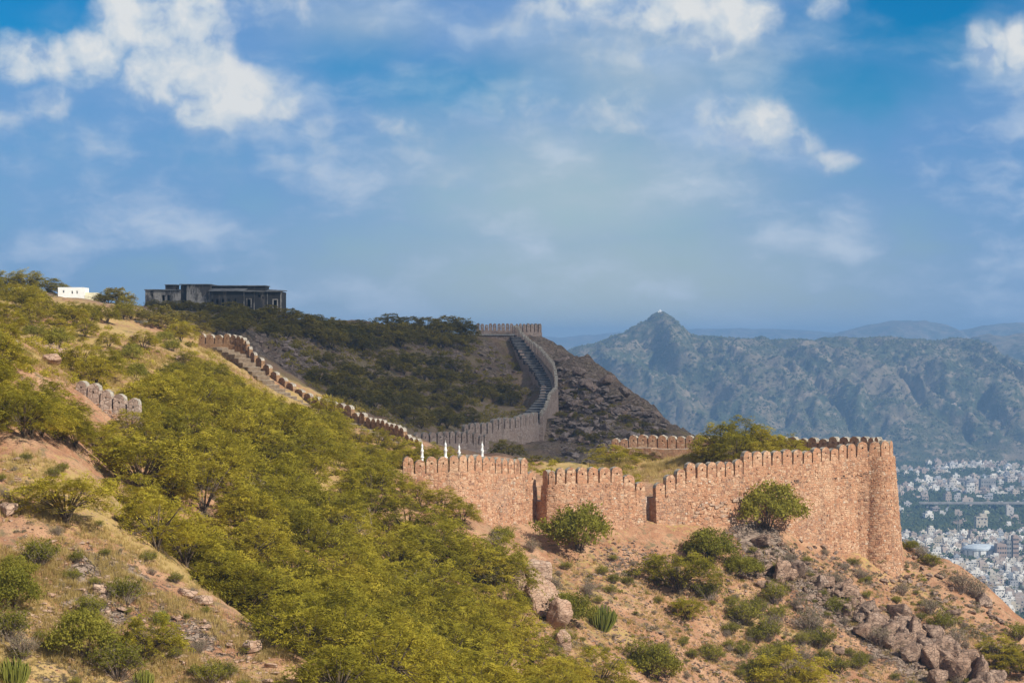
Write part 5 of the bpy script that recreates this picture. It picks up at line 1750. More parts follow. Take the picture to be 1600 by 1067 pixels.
def build_rocks():
    RM = [rock_mesh(300 + i, M['rock'], 11 + i % 4) for i in range(9)]
    RP = [rock_mesh(320 + i, M['rock_pale']) for i in range(5)]
    RD = [rock_mesh(340 + i, M['rock_dark']) for i in range(6)]

    def rock(pool, p, sx, sy, sz, label, group=None, tilt=.25, name='boulder', sink=.25):
        o = bpy.data.objects.new(name, pool[rnd.randrange(len(pool))])
        link(o)
        o.location = (p.x, p.y, p.z + sz * (.5 - sink))
        o.rotation_euler = (rnd.uniform(-tilt, tilt), rnd.uniform(-tilt, tilt), rnd.uniform(0, 6.28))
        o.scale = (sx, sy, sz)
        tag(o, label, 'boulder', group)
        return o
    px_m = lambda g: F / g.y
    # pale spine of boulders at the thicket edge
    for px, py, wpx, hpx, lab in ((808, 925, 34, 34, 'small pale boulder at the upper left end of the boulder spine'), (838, 905, 48, 34, 'pale pink boulder at the top of the boulder spine beside the thicket'),
                                  (850, 962, 62, 58, 'largest pale boulder of the spine at the thicket edge'), (872, 985, 40, 52, 'tall pale boulder just below the largest one of the spine'), (876, 1012, 26, 34, 'lowest pale boulder of the spine'),
                                  (826, 925, 40, 30, 'flat pale boulder in the middle of the spine'), (862, 940, 36, 26, 'wedge of pale rock behind the largest boulder of the spine')):
        g = hit(px, py)
        k = px_m(g)
        rock(RP, g, wpx / k * 1.12, wpx / k * .95, hpx / k * 1.25, lab, 'pale boulders of the spine', .3, sink=.15)
    # rock band below the bastion
    band = [(1165, 885), (1200, 905), (1245, 915), (1290, 930), (1330, 950), (1375, 985), (1420, 1005), (1455, 1025), (1500, 1055), (1545, 1090)]
    for i in range(118):
        t = rnd.random() * (len(band) - 1.001)
        a, b = band[int(t)], band[int(t) + 1]
        f = t - int(t)
        px, py = a[0] + (b[0] - a[0]) * f + rnd.gauss(0, 9), a[1] + (b[1] - a[1]) * f + rnd.gauss(0, 13)
        g = hit(px, py)
        if g is None:
            continue
        big = .5 + .9 * t / 9
        s = rnd.uniform(.7, 2.1) * big
        rock(RM, g, s * rnd.uniform(.8, 1.4), s, s * rnd.uniform(.7, 1.2), 'angular brown boulder in the broken rock band running down below the bastion', 'boulders of the rock band', .35, sink=.16)
    for px, py, wpx, hpx, lab in ((1368, 985, 52, 38, 'broad sunlit boulder on the upper edge of the rock band'), (1452, 1040, 44, 42, 'rounded boulder bulging out low in the rock band'), (1420, 1000, 40, 46, 'tall split boulder in the middle of the rock band'),
                                  (1500, 1062, 56, 40, 'large boulder at the lower end of the rock band'), (1562, 1066, 30, 26, 'pinkish boulder standing alone at the bottom right'), (1540, 945, 40, 22, 'dark ledge of rock on the skyline above the city'),
                                  (1490, 962, 26, 16, 'pale boulder lying alone on the grassy slope right of the rock band'), (1562, 968, 20, 14, 'small grey rock on the right skyline slope'), (1222, 905, 34, 40, 'squared block of rock at the upper left of the rock band'), (1252, 905, 30, 34, 'second squared block right beside the first in the rock band'),
                                  (1190, 850, 34, 18, 'low pale rock on the bank right of the wall bush'), (1312, 1020, 20, 16, 'small grey boulder on open soil below the rock band')):
        g = hit(px, py)
        if g is None:
            continue
        k = px_m(g)
        rock(RM, g, wpx / k, wpx / k * .9, hpx / k * 1.2, lab, None, .2)
    name_by_place('boulders of the rock band', 'brown boulder of the rock band', BAND)
    top = [(1175, 835), (1260, 845), (1340, 880), (1420, 905), (1400, 930), (1280, 890), (1180, 870)]
    scatter(top, 34, .8, lambda g: rock(RM, g, rnd.uniform(.3, .95), rnd.uniform(.3, .8), rnd.uniform(.25, .6), 'brown rock lying on the bank at the foot of the bastion wall', 'rocks at the foot of the bastion', .3), 21)
    rt = [(1430, 860), (1480, 900), (1560, 960), (1600, 1000), (1590, 1030), (1500, 960), (1430, 905)]
    scatter(rt, 20, .9, lambda g: rock(RM, g, rnd.uniform(.35, 1.0), rnd.uniform(.3, .8), rnd.uniform(.25, .6), 'rock on the skyline slope between bastion and right edge', 'rocks on the right skyline slope', .3), 22)
    lo = [(900, 880), (1100, 880), (1150, 920), (1300, 1000), (1450, 1080), (900, 1080), (840, 930)]
    scatter(lo, 22, 1.2, lambda g: rock(RM, g, rnd.uniform(.2, .6), rnd.uniform(.2, .5), rnd.uniform(.18, .4), 'small stone on the orange slope below the slit', 'stones on the orange slope', .3), 23)
    sp = [(60, 900), (160, 900), (300, 920), (400, 1010), (460, 1080), (330, 1070), (200, 960), (60, 980)]
    scatter(sp, 30, .8, lambda g: rock(RP, g, rnd.uniform(.3, .85), rnd.uniform(.25, .6), rnd.uniform(.12, .34), 'pale flat rock slab breaking through the dry grass of the spur', 'pale slabs on the spur', .2), 24)
    for px, py, w_, h_, lab in ((395, 1018, 34, 22, 'dark edged overhanging slab on the right flank of the spur'), (290, 930, 40, 16, 'long pale slab in the middle of the spur'), (318, 945, 36, 18, 'broad pale slab below the long one on the spur'), (155, 925, 26, 14, 'pale boulder on the left half of the spur'), (15, 800, 40, 22, 'pale pink rock on the left edge of the spur')):
        g = hit(px, py)
        k = px_m(g)
        rock(RP, g, w_ / k, w_ / k * .7, h_ / k * 1.1, lab, None, .15)
    # dark outcrops across the valley
    far = [(885, 590), (950, 615), (1010, 655), (1045, 680), (1000, 700), (900, 700), (868, 660)]
    scatter(far, 44, 1.5, lambda g: rock(RD, g, rnd.uniform(.7, 2.6), rnd.uniform(.6, 1.8), rnd.uniform(.5, 1.4), 'dark jagged rock on the steep slope below the far wall', 'dark rocks of the far steep slope', .4), 25)
    for px, Y, s in ((872, 488, 2.6), (878, 478, 2.8), (868, 494, 2.0), (905, 462, 2.6), (925, 455, 2.4), (950, 448, 2.8), (975, 440, 2.6), (1000, 432, 2.2), (1025, 424, 2.0), (1040, 418, 1.6), (940, 450, 2.2), (915, 458, 2.4)):
        x = (px - 800) / F * Y
        g = Vector((x, Y, gz(x, Y)))
        rock(RD, g, s * 1.2, s, s * .8, 'dark crag on the crest of the steep slope right of the far wall', 'dark crags of the far crest', .4)
    mid = [(400, 535), (480, 530), (560, 560), (600, 600), (520, 590), (420, 560)]
    scatter(mid, 32, 1.2, lambda g: rock(RD, g, rnd.uniform(.5, 1.8), rnd.uniform(.5, 1.3), rnd.uniform(.3, .8), 'grey rock of the shaded scree right of the stair wall', 'grey rocks of the shaded scree', .4), 26)
    hol = [(650, 540), (780, 545), (800, 590), (720, 600), (640, 590)]
    scatter(hol, 14, 1.5, lambda g: rock(RD, g, rnd.uniform(.5, 1.6), rnd.uniform(.5, 1.3), rnd.uniform(.3, .9), 'grey rock on the shaded hollow under the far platform', 'grey rocks under the far platform', .4), 27)
    for px, py, s, lab in ((345, 700, 1.6, 'grey boulder showing among thorn trees on the tree slope'), (411, 693, 1.5, 'pale domed rock among thorn trees below the stair wall'), (212, 534, 1.3, 'round pinkish boulder on the sunlit upper slope'), (281, 566, 1.3, 'orange boulder on bare soil near the head of the stair'), (80, 572, 1.6, 'grey boulder beside the pink rubble on the left slope')):
        g = hit(px, py)
        rock(RP, g, s, s * .8, s * .8, lab, None, .2)

    # rubble too small to pick apart
    def rubble(name, poly, n, smin, smax, m, label, seed):
        rg = np.random.default_rng(seed)
        pts = []
        r = random.Random(seed)
        xs = [p[0] for p in poly]
        ys = [p[1] for p in poly]
        base = []
        for _ in range(4000):
            px, py = r.uniform(min(xs), max(xs)), r.uniform(min(ys), max(ys))
            if inside(poly, px, py):
                g = hit(px, py)
                if g is not None:
                    base.append((g.x, g.y))
            if len(base) > n // 6 + 4:
                break
        base = np.array(base)
        c = base[rg.integers(0, len(base), n)] + rg.normal(0, .7, (n, 2))
        z = H(c[:, 0], c[:, 1])
        s = smin * (smax / smin) ** (rg.random(n) ** 1.6)
        oct_ = np.array([(1, 0, 0), (-1, 0, 0), (0, 1, 0), (0, -1, 0), (0, 0, .8), (0, 0, -.8), (.6, .6, .5), (-.6, .5, .45)], float)
        fc = np.array([(0, 2, 6), (2, 4, 6), (4, 0, 6), (1, 4, 7), (4, 2, 7), (2, 1, 7), (3, 0, 4), (1, 3, 4), (2, 0, 5), (1, 2, 5), (3, 1, 5), (0, 3, 5)])
        a = rg.uniform(0, 6.28, n)
        V = oct_[None] * (1 + rg.normal(0, .22, (n, 8, 3)))
        R = np.stack([V[..., 0] * np.cos(a)[:, None] - V[..., 1] * np.sin(a)[:, None], V[..., 0] * np.sin(a)[:, None] + V[..., 1] * np.cos(a)[:, None], V[..., 2]], -1)
        R = R * s[:, None, None] * np.array([1, .8, .7]) + np.stack([c[:, 0], c[:, 1], z + s * .15], -1)[:, None]
        Fs = (fc[None] + (np.arange(n) * 8)[:, None, None]).reshape(-1, 3)
        o = mobj(name, np_mesh(name, R.reshape(-1, 3), Fs, m, attrs={'tint': np.repeat(rg.random(n), 8)}))
        tag(o, label, 'rubble', None, 'stuff')
    rubble('rubble', [(930, 870), (1000, 858), (1090, 905), (1075, 935), (1000, 885), (950, 895)], 900, .05, .22, M['rock'], 'dark heap of loose wall stones lying below the slit', 31)
    rubble('rubble', [(840, 870), (1180, 850), (1400, 900), (1600, 1010), (1600, 1090), (900, 1090), (830, 950)], 11000, .025, .2, M['rock'], 'loose stones strewn over the orange slope under the fort wall', 32)
    rubble('rubble', [(62, 535), (80, 530), (135, 575), (125, 582), (80, 565)], 900, .05, .22, M['rock_pale'], 'pinkish heap of broken stone running down the left slope', 33)
    rubble('rubble', [(0, 700), (110, 740), (180, 800), (260, 890), (400, 1000), (470, 1090), (0, 1090)], 2600, .02, .13, M['rock_pale'], 'scattered pale stones in the dry grass of the spur', 34)
    rubble('rubble', [(45, 960), (85, 960), (90, 995), (50, 1000)], 350, .04, .16, M['rock_pale'], 'small patch of reddish broken stone low on the left of the spur', 35)

    # fields of joined rocks, too many to pick apart
    def rock_field(label, poly, n, smin, smax, m, seed, flat=.7):
        rg = np.random.default_rng(seed)
        r = random.Random(seed)
        protos = []
        for k in range(5):
            me = rock_mesh(500 + seed + k, m, 11, 1)
            v = np.empty(len(me.vertices) * 3, np.float32)
            me.vertices.foreach_get('co', v)
            f = np.empty(len(me.polygons) * 3, np.int32)
            me.polygons.foreach_get('vertices', f)
            protos.append((v.reshape(-1, 3), f.reshape(-1, 3)))
        xs = [p[0] for p in poly]
        ys = [p[1] for p in poly]
        VV, FF, off = [], [], 0
        got = 0
        for _ in range(n * 8):
            if got >= n:
                break
            px, py = r.uniform(min(xs), max(xs)), r.uniform(min(ys), max(ys))
            if not inside(poly, px, py):
                continue
            g = hit(px, py)
            if g is None or fbm2(np.array([g.x / 5]), np.array([g.y / 5]), 2, 88)[0] < r.uniform(-.5, .1):
                continue
            got += 1
            v, f = protos[r.randrange(5)]
            s = smin * (smax / smin) ** (r.random() ** 1.5)
            R = Matrix.Rotation(r.uniform(0, 6.28), 3, 'Z') @ Matrix.Rotation(r.uniform(-.5, .5), 3, 'X')
            q = (v * np.array([s * r.uniform(.9, 1.6), s, s * flat * r.uniform(.7, 1.3)])) @ np.array(R.transposed()) + np.array([g.x, g.y, g.z + s * .12])
            VV.append(q)
            FF.append(f + off)
            off += len(q)
        o = mobj('rubble', np_mesh('rubble', np.concatenate(VV), np.concatenate(FF), m))
        tag(o, label, 'rubble', None, 'stuff')
    rock_field('mass of dark broken rock on the steep slope right of the far wall', [(872, 575), (900, 580), (960, 615), (1020, 650), (1050, 676), (1000, 705), (890, 715), (862, 680)], 420, .5, 2.2, M['rock_dark'], 61)
    rock_field('grey scree of broken rock right of the stair wall', [(395, 525), (480, 520), (560, 555), (600, 600), (520, 600), (420, 565)], 260, .25, 1.2, M['rock_dark'], 62)
    rock_field('scattered grey rock on the shaded hollow', [(600, 540), (780, 545), (815, 600), (720, 650), (600, 640)], 200, .25, 1.2, M['rock_dark'], 63)
    rock_field('broken rock filling the rock band below the bastion', [(1150, 870), (1210, 885), (1300, 915), (1400, 970), (1480, 1010), (1560, 1075), (1520, 1095), (1420, 1040), (1330, 975), (1240, 940), (1160, 905)], 420, .18, .8, M['rock'], 64)
    rock_field('half buried rocks on the orange bank under the fort wall', [(780, 880), (900, 890), (1000, 865), (1160, 850), (1400, 910), (1560, 990), (1600, 1080), (880, 1080)], 380, .12, .5, M['rock'], 65)
    rock_field('pale broken rock on the lower spur', [(60, 900), (160, 890), (300, 920), (400, 1010), (470, 1085), (330, 1085), (200, 970), (60, 980)], 180, .1, .45, M['rock_pale'], 66, .45)

    # low scrub nobody could count
    def scrub(label, poly, n, smin, smax, m, seed, tris=90, leaf=.16, dens=0.0):
        rg = np.random.default_rng(seed)
        r = random.Random(seed)
        xs = [p[0] for p in poly]
        ys = [p[1] for p in poly]
        base = []
        for _ in range(n * 10):
            px, py = r.uniform(min(xs), max(xs)), r.uniform(min(ys), max(ys))
            if inside(poly, px, py):
                g = hit(px, py)
                if g is not None and fbm2(np.array([g.x / 9]), np.array([g.y / 9]), 2, 93)[0] > r.uniform(-.5, .2) + dens:
                    base.append(tuple(g))
            if len(base) >= n:
                break
        c = np.array(base)
        n = len(c)
        S = smin * (smax / smin) ** (rg.random(n) ** 1.3)
        N = n * tris
        u = rg.normal(size=(N, 3))
        u /= np.linalg.norm(u, axis=1, keepdims=True)
        u[:, 2] = np.abs(u[:, 2])
        rr = rg.uniform(.3, 1, N) ** .6
        Sn = np.repeat(S, tris)[:, None]
        p = np.repeat(c, tris, 0) + u * rr[:, None] * Sn * np.array([1, 1, .75])
        d = rg.normal(size=(N, 3)) + u * .7
        d /= np.linalg.norm(d, axis=1, keepdims=True)
        s_ = np.cross(d, rg.normal(size=(N, 3)))
        s_ /= np.linalg.norm(s_, axis=1, keepdims=True)
        L = leaf * np.sqrt(Sn) * rg.uniform(.7, 1.3, (N, 1))
        V = np.stack([p - s_ * L * .3, p + s_ * L * .3, p + d * L], 1).reshape(-1, 3)
        t = np.repeat(np.clip(np.repeat(rg.random(n), tris) * .7 + rg.uniform(0, .3, N), 0, 1), 3)
        o = mobj('scrub', np_mesh('scrub', V, np.arange(len(V)).reshape(-1, 3), m, attrs={'tint': t}))
        tag(o, label, 'scrub', None, 'stuff')
    scrub('low olive scrub over the shaded hillside below the far wall', [(400, 520), (740, 530), (800, 560), (840, 640), (760, 680), (640, 680), (500, 620)], 700, .4, 1.3, M['leaf_dull'], 71, 80, .3)
    scrub('low dark scrub on the far rocky slope', [(880, 590), (960, 625), (1045, 680), (940, 712), (860, 700)], 120, .3, .9, M['leaf_dull'], 72, 70, .28, .1)
    scrub('dull low scrub over the stony slope under the fort wall', [(780, 880), (900, 900), (1000, 870), (1180, 860), (1400, 915), (1560, 990), (1600, 1090), (880, 1090)], 420, .12, .5, M['leaf_dry'], 73, 90, .2)
    scrub('small green herbs on the stony slope under the fort wall', [(780, 880), (900, 900), (1000, 870), (1180, 860), (1400, 915), (1560, 990), (1600, 1090), (880, 1090)], 260, .1, .4, M['leaf_green'], 74, 80, .2)
    scrub('low green scrub between trees of the sunlit upper slope', [(-20, 490), (200, 515), (320, 540), (430, 620), (500, 650), (330, 610), (150, 610), (-20, 570)], 260, .3, .8, M['leaf'], 75, 110, .22)
    scrub('small herbs and seedlings in the dry grass of the spur', [(-20, 700), (110, 735), (180, 800), (260, 890), (400, 1000), (470, 1095), (-20, 1095)], 200, .08, .3, M['leaf_dry'], 76, 70, .16)

    rock_field('broken rock strewn at the foot of the bastion', [(1190, 845), (1300, 868), (1410, 900), (1430, 930), (1320, 915), (1200, 880)], 170, .12, .6, M['rock'], 68)
    scrub('low scrub at the foot of the bastion', [(1190, 845), (1300, 868), (1410, 900), (1430, 930), (1320, 915), (1200, 880)], 90, .12, .45, M['leaf_dry'], 81, 90, .2, -.3)
    rock_field('pinkish broken rock over the upper spur', [(0, 700), (100, 740), (190, 810), (260, 880), (160, 890), (60, 870), (0, 860)], 150, .08, .5, M['rock_pale'], 69, .4)
    rs = [(1418, 850), (1480, 885), (1605, 985), (1605, 1040), (1500, 990), (1410, 915)]
    scrub('dull scrub on the skyline slope right of the bastion', rs, 170, .12, .5, M['leaf_dry'], 77, 90, .2, -.3)
    scrub('green herbs on the skyline slope right of the bastion', rs, 110, .1, .42, M['leaf_green'], 78, 80, .2, -.3)
    rock_field('broken rock on the skyline slope right of the bastion', rs, 170, .12, .7, M['rock'], 67)
    scrub('low scrub along the lower side of the near stair', [(330, 565), (400, 615), (500, 665), (640, 705), (640, 725), (560, 715), (450, 670), (330, 600)], 520, .25, .65, M['leaf'], 79, 100, .22, -.3)
    scrub('low scrub on the sunlit ground behind the pink wall and round the inner parapet', [(560, 690), (760, 715), (930, 715), (1000, 735), (1010, 755), (760, 745), (600, 735)], 120, .25, .6, M['leaf'], 80, 110, .22, -.2)

    # grass
    def grass(label, poly, n, hmin, hmax, seed, blades=13, spread=.2, extra=1.2):
        rg = np.random.default_rng(seed)
        r = random.Random(seed)
        xs = [p[0] for p in poly]
        ys = [p[1] for p in poly]
        base = []
        for _ in range(1500):
            px, py = r.uniform(min(xs), max(xs)), r.uniform(min(ys), max(ys))
            if inside(poly, px, py):
                g = hit(px, py)
                if g is not None:
                    base.append((g.x, g.y))
            if len(base) > 340:
                break
        base = np.array(base)
        c = base[rg.integers(0, len(base), n)] + rg.normal(0, extra, (n, 2))
        keep = fbm2(c[:, 0] / 3.5, c[:, 1] / 3.5, 3, 61) > rg.normal(-.12, .22, n)
        c = c[keep]
        n = len(c)
        z = H(c[:, 0], c[:, 1])
        N = n * blades
        hh = np.repeat(rg.uniform(hmin, hmax, n), blades) * rg.uniform(.6, 1.15, N)
        a = rg.uniform(0, 6.28, N)
        ro = rg.uniform(.0, spread, N)
        p = np.repeat(np.c_[c, z - .03], blades, 0) + np.stack([ro * np.cos(a), ro * np.sin(a), np.zeros(N)], 1)
        lean = rg.uniform(.1, .75, N)[:, None]
        tip = p + np.stack([np.cos(a), np.sin(a), np.zeros(N)], 1) * hh[:, None] * lean + np.stack([np.zeros(N), np.zeros(N), hh], 1)
        s = np.stack([-np.sin(a), np.cos(a), np.zeros(N)], 1) * .014
        V = np.stack([p - s, p + s, tip], 1).reshape(-1, 3)
        t = np.repeat(np.clip(np.repeat(rg.random(n), blades) * .75 + rg.uniform(0, .25, N), 0, 1), 3)
        o = mobj('grass', np_mesh('grass', V, np.arange(len(V)).reshape(-1, 3), M['straw'], attrs={'tint': t}))
        tag(o, label, 'grass', None, 'stuff')
    grass('dry yellow grass growing in tufts over the spur in front', [(-20, 690), (110, 730), (180, 790), (260, 880), (400, 1000), (480, 1095), (-20, 1095)], 9500, .18, .42, 51)
    grass('dry grass in tufts on the orange slope under the fort wall', [(840, 870), (1180, 850), (1400, 900), (1600, 1010), (1600, 1095), (900, 1095), (830, 950)], 11000, .12, .36, 52)
    grass('tall yellow grass on the ground inside the outwork', [(930, 730), (1000, 712), (1110, 712), (1090, 735), (1000, 752)], 2600, .3, .65, 53)
    grass('dry grass on the sunlit upper slope', [(-20, 540), (120, 560), (330, 545), (420, 610), (480, 640), (330, 610), (100, 600)], 5500, .25, .6, 54)
# ------------------------------------------------------------------ far land, city, mountains
def m_plain_ground(t):
    p = t.worldco()
    n = t.noise(p, 0.006, 6, 0.6)
    n2 = t.noise(p, 0.05, 5, 0.6)
    c = t.mix(t.ramp(n, 0.4, 0.62), (0.075, 0.085, 0.035), (0.20, 0.165, 0.11))
    c = t.mix(t.ramp(n2, 0.48, 0.66), c, (0.26, 0.23, 0.19))
    return c, None


def m_mount(t):
    p = t.worldco()
    n = t.noise(p, 0.012, 6, 0.65)
    n2 = t.noise(p, 0.06, 5, 0.65)
    c = t.mix(t.ramp(n, 0.42, 0.62), (0.055, 0.068, 0.035), (0.17, 0.14, 0.095))
    c = t.mix(t.ramp(n2, 0.48, 0.7), c, (0.255, 0.205, 0.15))
    c = t.mix(t.ramp(n2, 0.30, 0.42, 1.0, 0.0), c, (0.05, 0.06, 0.03))
    return c, t.bump(n2, 0.8, 6.0)


def build_far():
    M['plain'] = mat('plain_ground', m_plain_ground)
    M['mount'] = mat('mountain_scrub', m_mount)
    M['far_scrub'] = mat('far_scrub', m_plain((0.045, 0.055, 0.022), (0.085, 0.085, 0.032), .02))
    M['city_tree'] = mat('city_tree_leaf', m_plain((0.035, 0.055, 0.02), (0.07, 0.085, 0.03), .03))
    me = np_mesh('plain', [(-9000, -1500, 0), (9000, -1500, 0), (9000, 13500, 0), (-9000, 13500, 0)], np.array([(0, 1, 2, 3)]), M['plain'])
    tag(mobj('plain', me), 'wide flat plain below the hills', None, None, 'structure')

    # the long mountain
    prof = [(-900, 640), (-300, 600), (200, 580), (600, 570), (800, 562), (875, 555), (905, 541), (940, 532), (980, 517), (1003, 503), (1015, 496), (1022, 491), (1036, 489), (1046, 495), (1058, 506), (1072, 521), (1100, 526), (1130, 529), (1160, 527), (1200, 530), (1250, 531), (1290, 528), (1330, 527), (1350, 526), (1400, 530), (1440, 531), (1480, 528), (1505, 529), (1520, 535), (1540, 550), (1570, 567), (1600, 582), (1700, 620), (1850, 680), (2000, 725)]
    YR = 4000.0
    px_ = np.array([a[0] for a in prof], float)
    xr = (px_ - 800) / F * YR
    zr = CZ + (533.5 - np.array([a[1] for a in prof], float)) / F * YR

    def mh(x, y):
        jag = 5 * fbm2(x / 45, y * 0 + 3.1, 4, 71)
        Hr = np.interp(x, xr, zr) + jag * (np.interp(x, xr, zr) > 20)
        yfoot = 3370 - 60 * fbm2(x / 300, y * 0, 3, 72)
        yr = YR + 90 * fbm2(x / 260, y * 0 + 7, 3, 73) * 0
        t = np.clip((y - yfoot) / (yr - yfoot), 0, None)
        back = np.clip(1 - (y - yr) / 900, 0, 1)
        up = np.clip(t, 0, 1)
        s = 0.55 * up + 0.45 * sstep(up, 0.1, 1.0)
        # spurs and ravines running down from the crest
        wob = 40 * fbm2(x / 160, y / 160, 3, 74)
        q = (x + wob + 0.35 * (y - yfoot)) / 105.0
        rv = ridged(q, y / 520, 4, 75) * 0.5
        rv2 = ridged((x - 0.3 * (y - yfoot) + wob * .6) / 42, y / 150, 3, 78) * 0.5
        env = np.sin(np.pi * np.clip(up, 0, 1) ** 0.85)
        z = Hr * s + env * (66 * rv + 11 * rv2) * np.clip(Hr / 150, 0, 1) + 3.2 * fbm2(x / 14, y / 14, 3, 80) * (up > 0) * np.clip(up * 4, 0, 1)
        z = np.minimum(z, Hr - 2.5 * (1 - up))
        z = np.where(y > yr, Hr * back, z)
        return np.where(t <= 0, -2, np.maximum(z, -2))
    xs = np.arange(-500, 1500, 4.5)
    ys = np.r_[np.arange(3230, 4010, 4.5), np.arange(4020, 4950, 30)]
    X, Y = np.meshgrid(xs, ys)
    Z = mh(X, Y)
    nr, nc = X.shape
    idx = np.arange(nr * nc).reshape(nr, nc)
    q = np.stack([idx[:-1, :-1], idx[:-1, 1:], idx[1:, 1:], idx[1:, :-1]], -1).reshape(-1, 4)
    tag(mobj('mountain', np_mesh('mountain', np.stack([X, Y, Z], -1).reshape(-1, 3), q, M['mount'], smooth=True)), 'long scrubby mountain with a knob-shaped peak behind the fort', None, None, 'structure')
    rg = np.random.default_rng(90)

    def clumps(c, s, name, m, label, cat, flat=.75):
        n = len(c)
        oct_ = np.array([(1, 0, 0), (0, 1, 0), (-1, 0, 0), (0, -1, 0), (0, 0, 1)], float)
        fc = np.array([(0, 1, 4), (1, 2, 4), (2, 3, 4), (3, 0, 4)])
        a = rg.uniform(0, 6.28, n)
        V = oct_[None] * (1 + rg.normal(0, .22, (n, 5, 3)))
        R = np.stack([V[..., 0] * np.cos(a)[:, None] - V[..., 1] * np.sin(a)[:, None], V[..., 0] * np.sin(a)[:, None] + V[..., 1] * np.cos(a)[:, None], V[..., 2] * flat], -1)
        R = R * s[:, None, None] + c[:, None]
        Fs = (fc[None] + (np.arange(n) * 5)[:, None, None]).reshape(-1, 3)
        tag(mobj(name, np_mesh(name, R.reshape(-1, 3), Fs, m)), label, cat, None, 'stuff')
    n = 60000
    x = rg.uniform(-50, 1250, n)
    y = rg.uniform(3300, 4005, n)
    keep = fbm2(x / 60, y / 60, 4, 91) > rg.normal(-.1, .35, n)
    x, y = x[keep], y[keep]
    z = mh(x, y)
    k = z > 1
    x, y, z = x[k], y[k], z[k]
    clumps(np.stack([x, y, z - .5], -1), rg.uniform(1.2, 3.6, len(x)), 'mountain_scrub', M['far_scrub'], 'scrub and small trees dotting the long mountain', 'scrub')

    # white temple on the knob
    Yp = 3992.0
    zt = float(mh(np.array([(1031 - 800) / F * Yp]), np.array([Yp - 6.0]))[0]) + 2.5
    xp = (1031 - 800) / F * Yp
    root = empty('hilltop_temple', (xp, Yp - 6, zt - 2), 'tiny white temple on top of the knob-shaped peak', 'temple')
    root.scale = (.75, .75, .7)
    mobj('wall', box_mesh('wall', [(-5, 5, -3, 3, -3, 3.2, 0), (-2.2, 2.2, -3.6, -3.02, -3, 4.2, 0)], [M['white']]), root)
    mobj('dome', lathe([(2.6, 3.202), (2.7, 4), (2.2, 5.2), (1.1, 6.2), (.25, 6.9), (.1, 8.4)], 12, M['white'], 'dome'), root)

    # farther ridges
    def ridge(name, prof, Yd, label, seed, depth=900):
        px_ = np.array([a[0] for a in prof], float)
        xr = (px_ - 800) / F * Yd
        zr = np.maximum(CZ + (533.5 - np.array([a[1] for a in prof], float)) / F * Yd, -2)
        xs = np.linspace(xr[0], xr[-1], 260)
        ys = np.linspace(Yd - depth, Yd + depth, 60)
        X, Y = np.meshgrid(xs, ys)
        t = 1 - np.abs(Y - Yd) / depth
        Hr = np.interp(X, xr, zr)
        Z = Hr * (0.5 * t + .5 * sstep(t, 0, 1)) + np.sin(np.pi * t) * 0.22 * Hr * ridged(X / 170, Y / 500, 4, seed) * .5 + 4 * fbm2(X / 60, Y / 60, 3, seed + 5) * t
        Z = np.where(t <= 0.001, -2.2, Z)
        nr, nc = X.shape
        idx = np.arange(nr * nc).reshape(nr, nc)
        q = np.stack([idx[:-1, :-1], idx[:-1, 1:], idx[1:, 1:], idx[1:, :-1]], -1).reshape(-1, 4)
        tag(mobj(name, np_mesh(name, np.stack([X, Y, Z], -1).reshape(-1, 3), q, M['mount'], smooth=True)), label, None, None, 'structure')
    ridge('mountain', [(1420, 640), (1480, 580), (1510, 540), (1525, 527), (1545, 523), (1570, 524), (1600, 521), (1680, 516), (1800, 530), (2000, 640)], 5400, 'darker blue mountain rising behind the right end of the long one', 95)
    ridge('mountain', [(1200, 560), (1280, 530), (1320, 517), (1360, 506), (1400, 500), (1440, 501), (1480, 508), (1500, 518), (1530, 510), (1570, 505), (1620, 503), (1750, 510), (1900, 560)], 8200, 'faint hazy ridge on the right horizon', 96)
    ridge('mountain', [(300, 560), (600, 532), (800, 525), (880, 527), (960, 520), (1060, 514), (1150, 513), (1250, 515), (1350, 524), (1450, 560)], 10500, 'very faint ridge along the middle of the horizon', 97)

    # ---------------- the city
    M['house'] = None
    m = bpy.data.materials.new('painted_house_walls')
    m.use_nodes = True
    t = NT(m.node_tree)
    f = t.math('FRACT', t.math('ADD', t.objrand(), t.attr('tint')))
    c = t.colramp(f, [(0, (.62, .59, .54)), (.2, (.74, .71, .66)), (.4, (.44, .38, .29)), (.55, (.44, .36, .31)), (.7, (.31, .24, .19)), (.82, (.52, .49, .46)), (.9, (.30, .33, .37)), (1, (.24, .19, .16))])
    n = t.noise(t.worldco(), .35, 4, .6)
    c = t.mix(t.ramp(n, .5, .75, 0, .45), c, (.28, .26, .23))
    b = t.add('ShaderNodeBsdfPrincipled')
    b.inputs['Roughness'].default_value = .85
    t.put(b.inputs['Base Color'], c)
    t.l.new(b.outputs[0], t.add('ShaderNodeOutputMaterial').inputs[0])
    M['house'] = m
    M['pane'] = mat('dark_window', m_plain((0.03, .035, .04), (.06, .06, .07), 2))

    def house_mesh(seed):
        r = random.Random(seed)
        wx, wy = r.uniform(.8, 1.2), r.uniform(.8, 1.2)
        fl = r.choice((2, 2, 3, 3, 4))
        h = fl * .55
        bx = [(-wx, wx, -wy, wy, -.3, h, 0)]
        # parapet, stair head, water tank
        bx += [(-wx, wx, -wy, -wy + .08, h + .002, h + .16, 0), (-wx, wx, wy - .08, wy, h + .002, h + .16, 0), (-wx, -wx + .08, -wy + .082, wy - .082, h + .002, h + .16, 0), (wx - .08, wx, -wy + .082, wy - .082, h + .002, h + .16, 0)]
        a = r.uniform(-wx * .5, wx * .3)
        bx.append((a, a + .6, .0, .6, h + .001, h + .5, 0))
        bx.append((-a * .5 - .2, -a * .5 + .1, -.5, -.25, h + .001, h + .3, 1 if r.random() < .5 else 0))
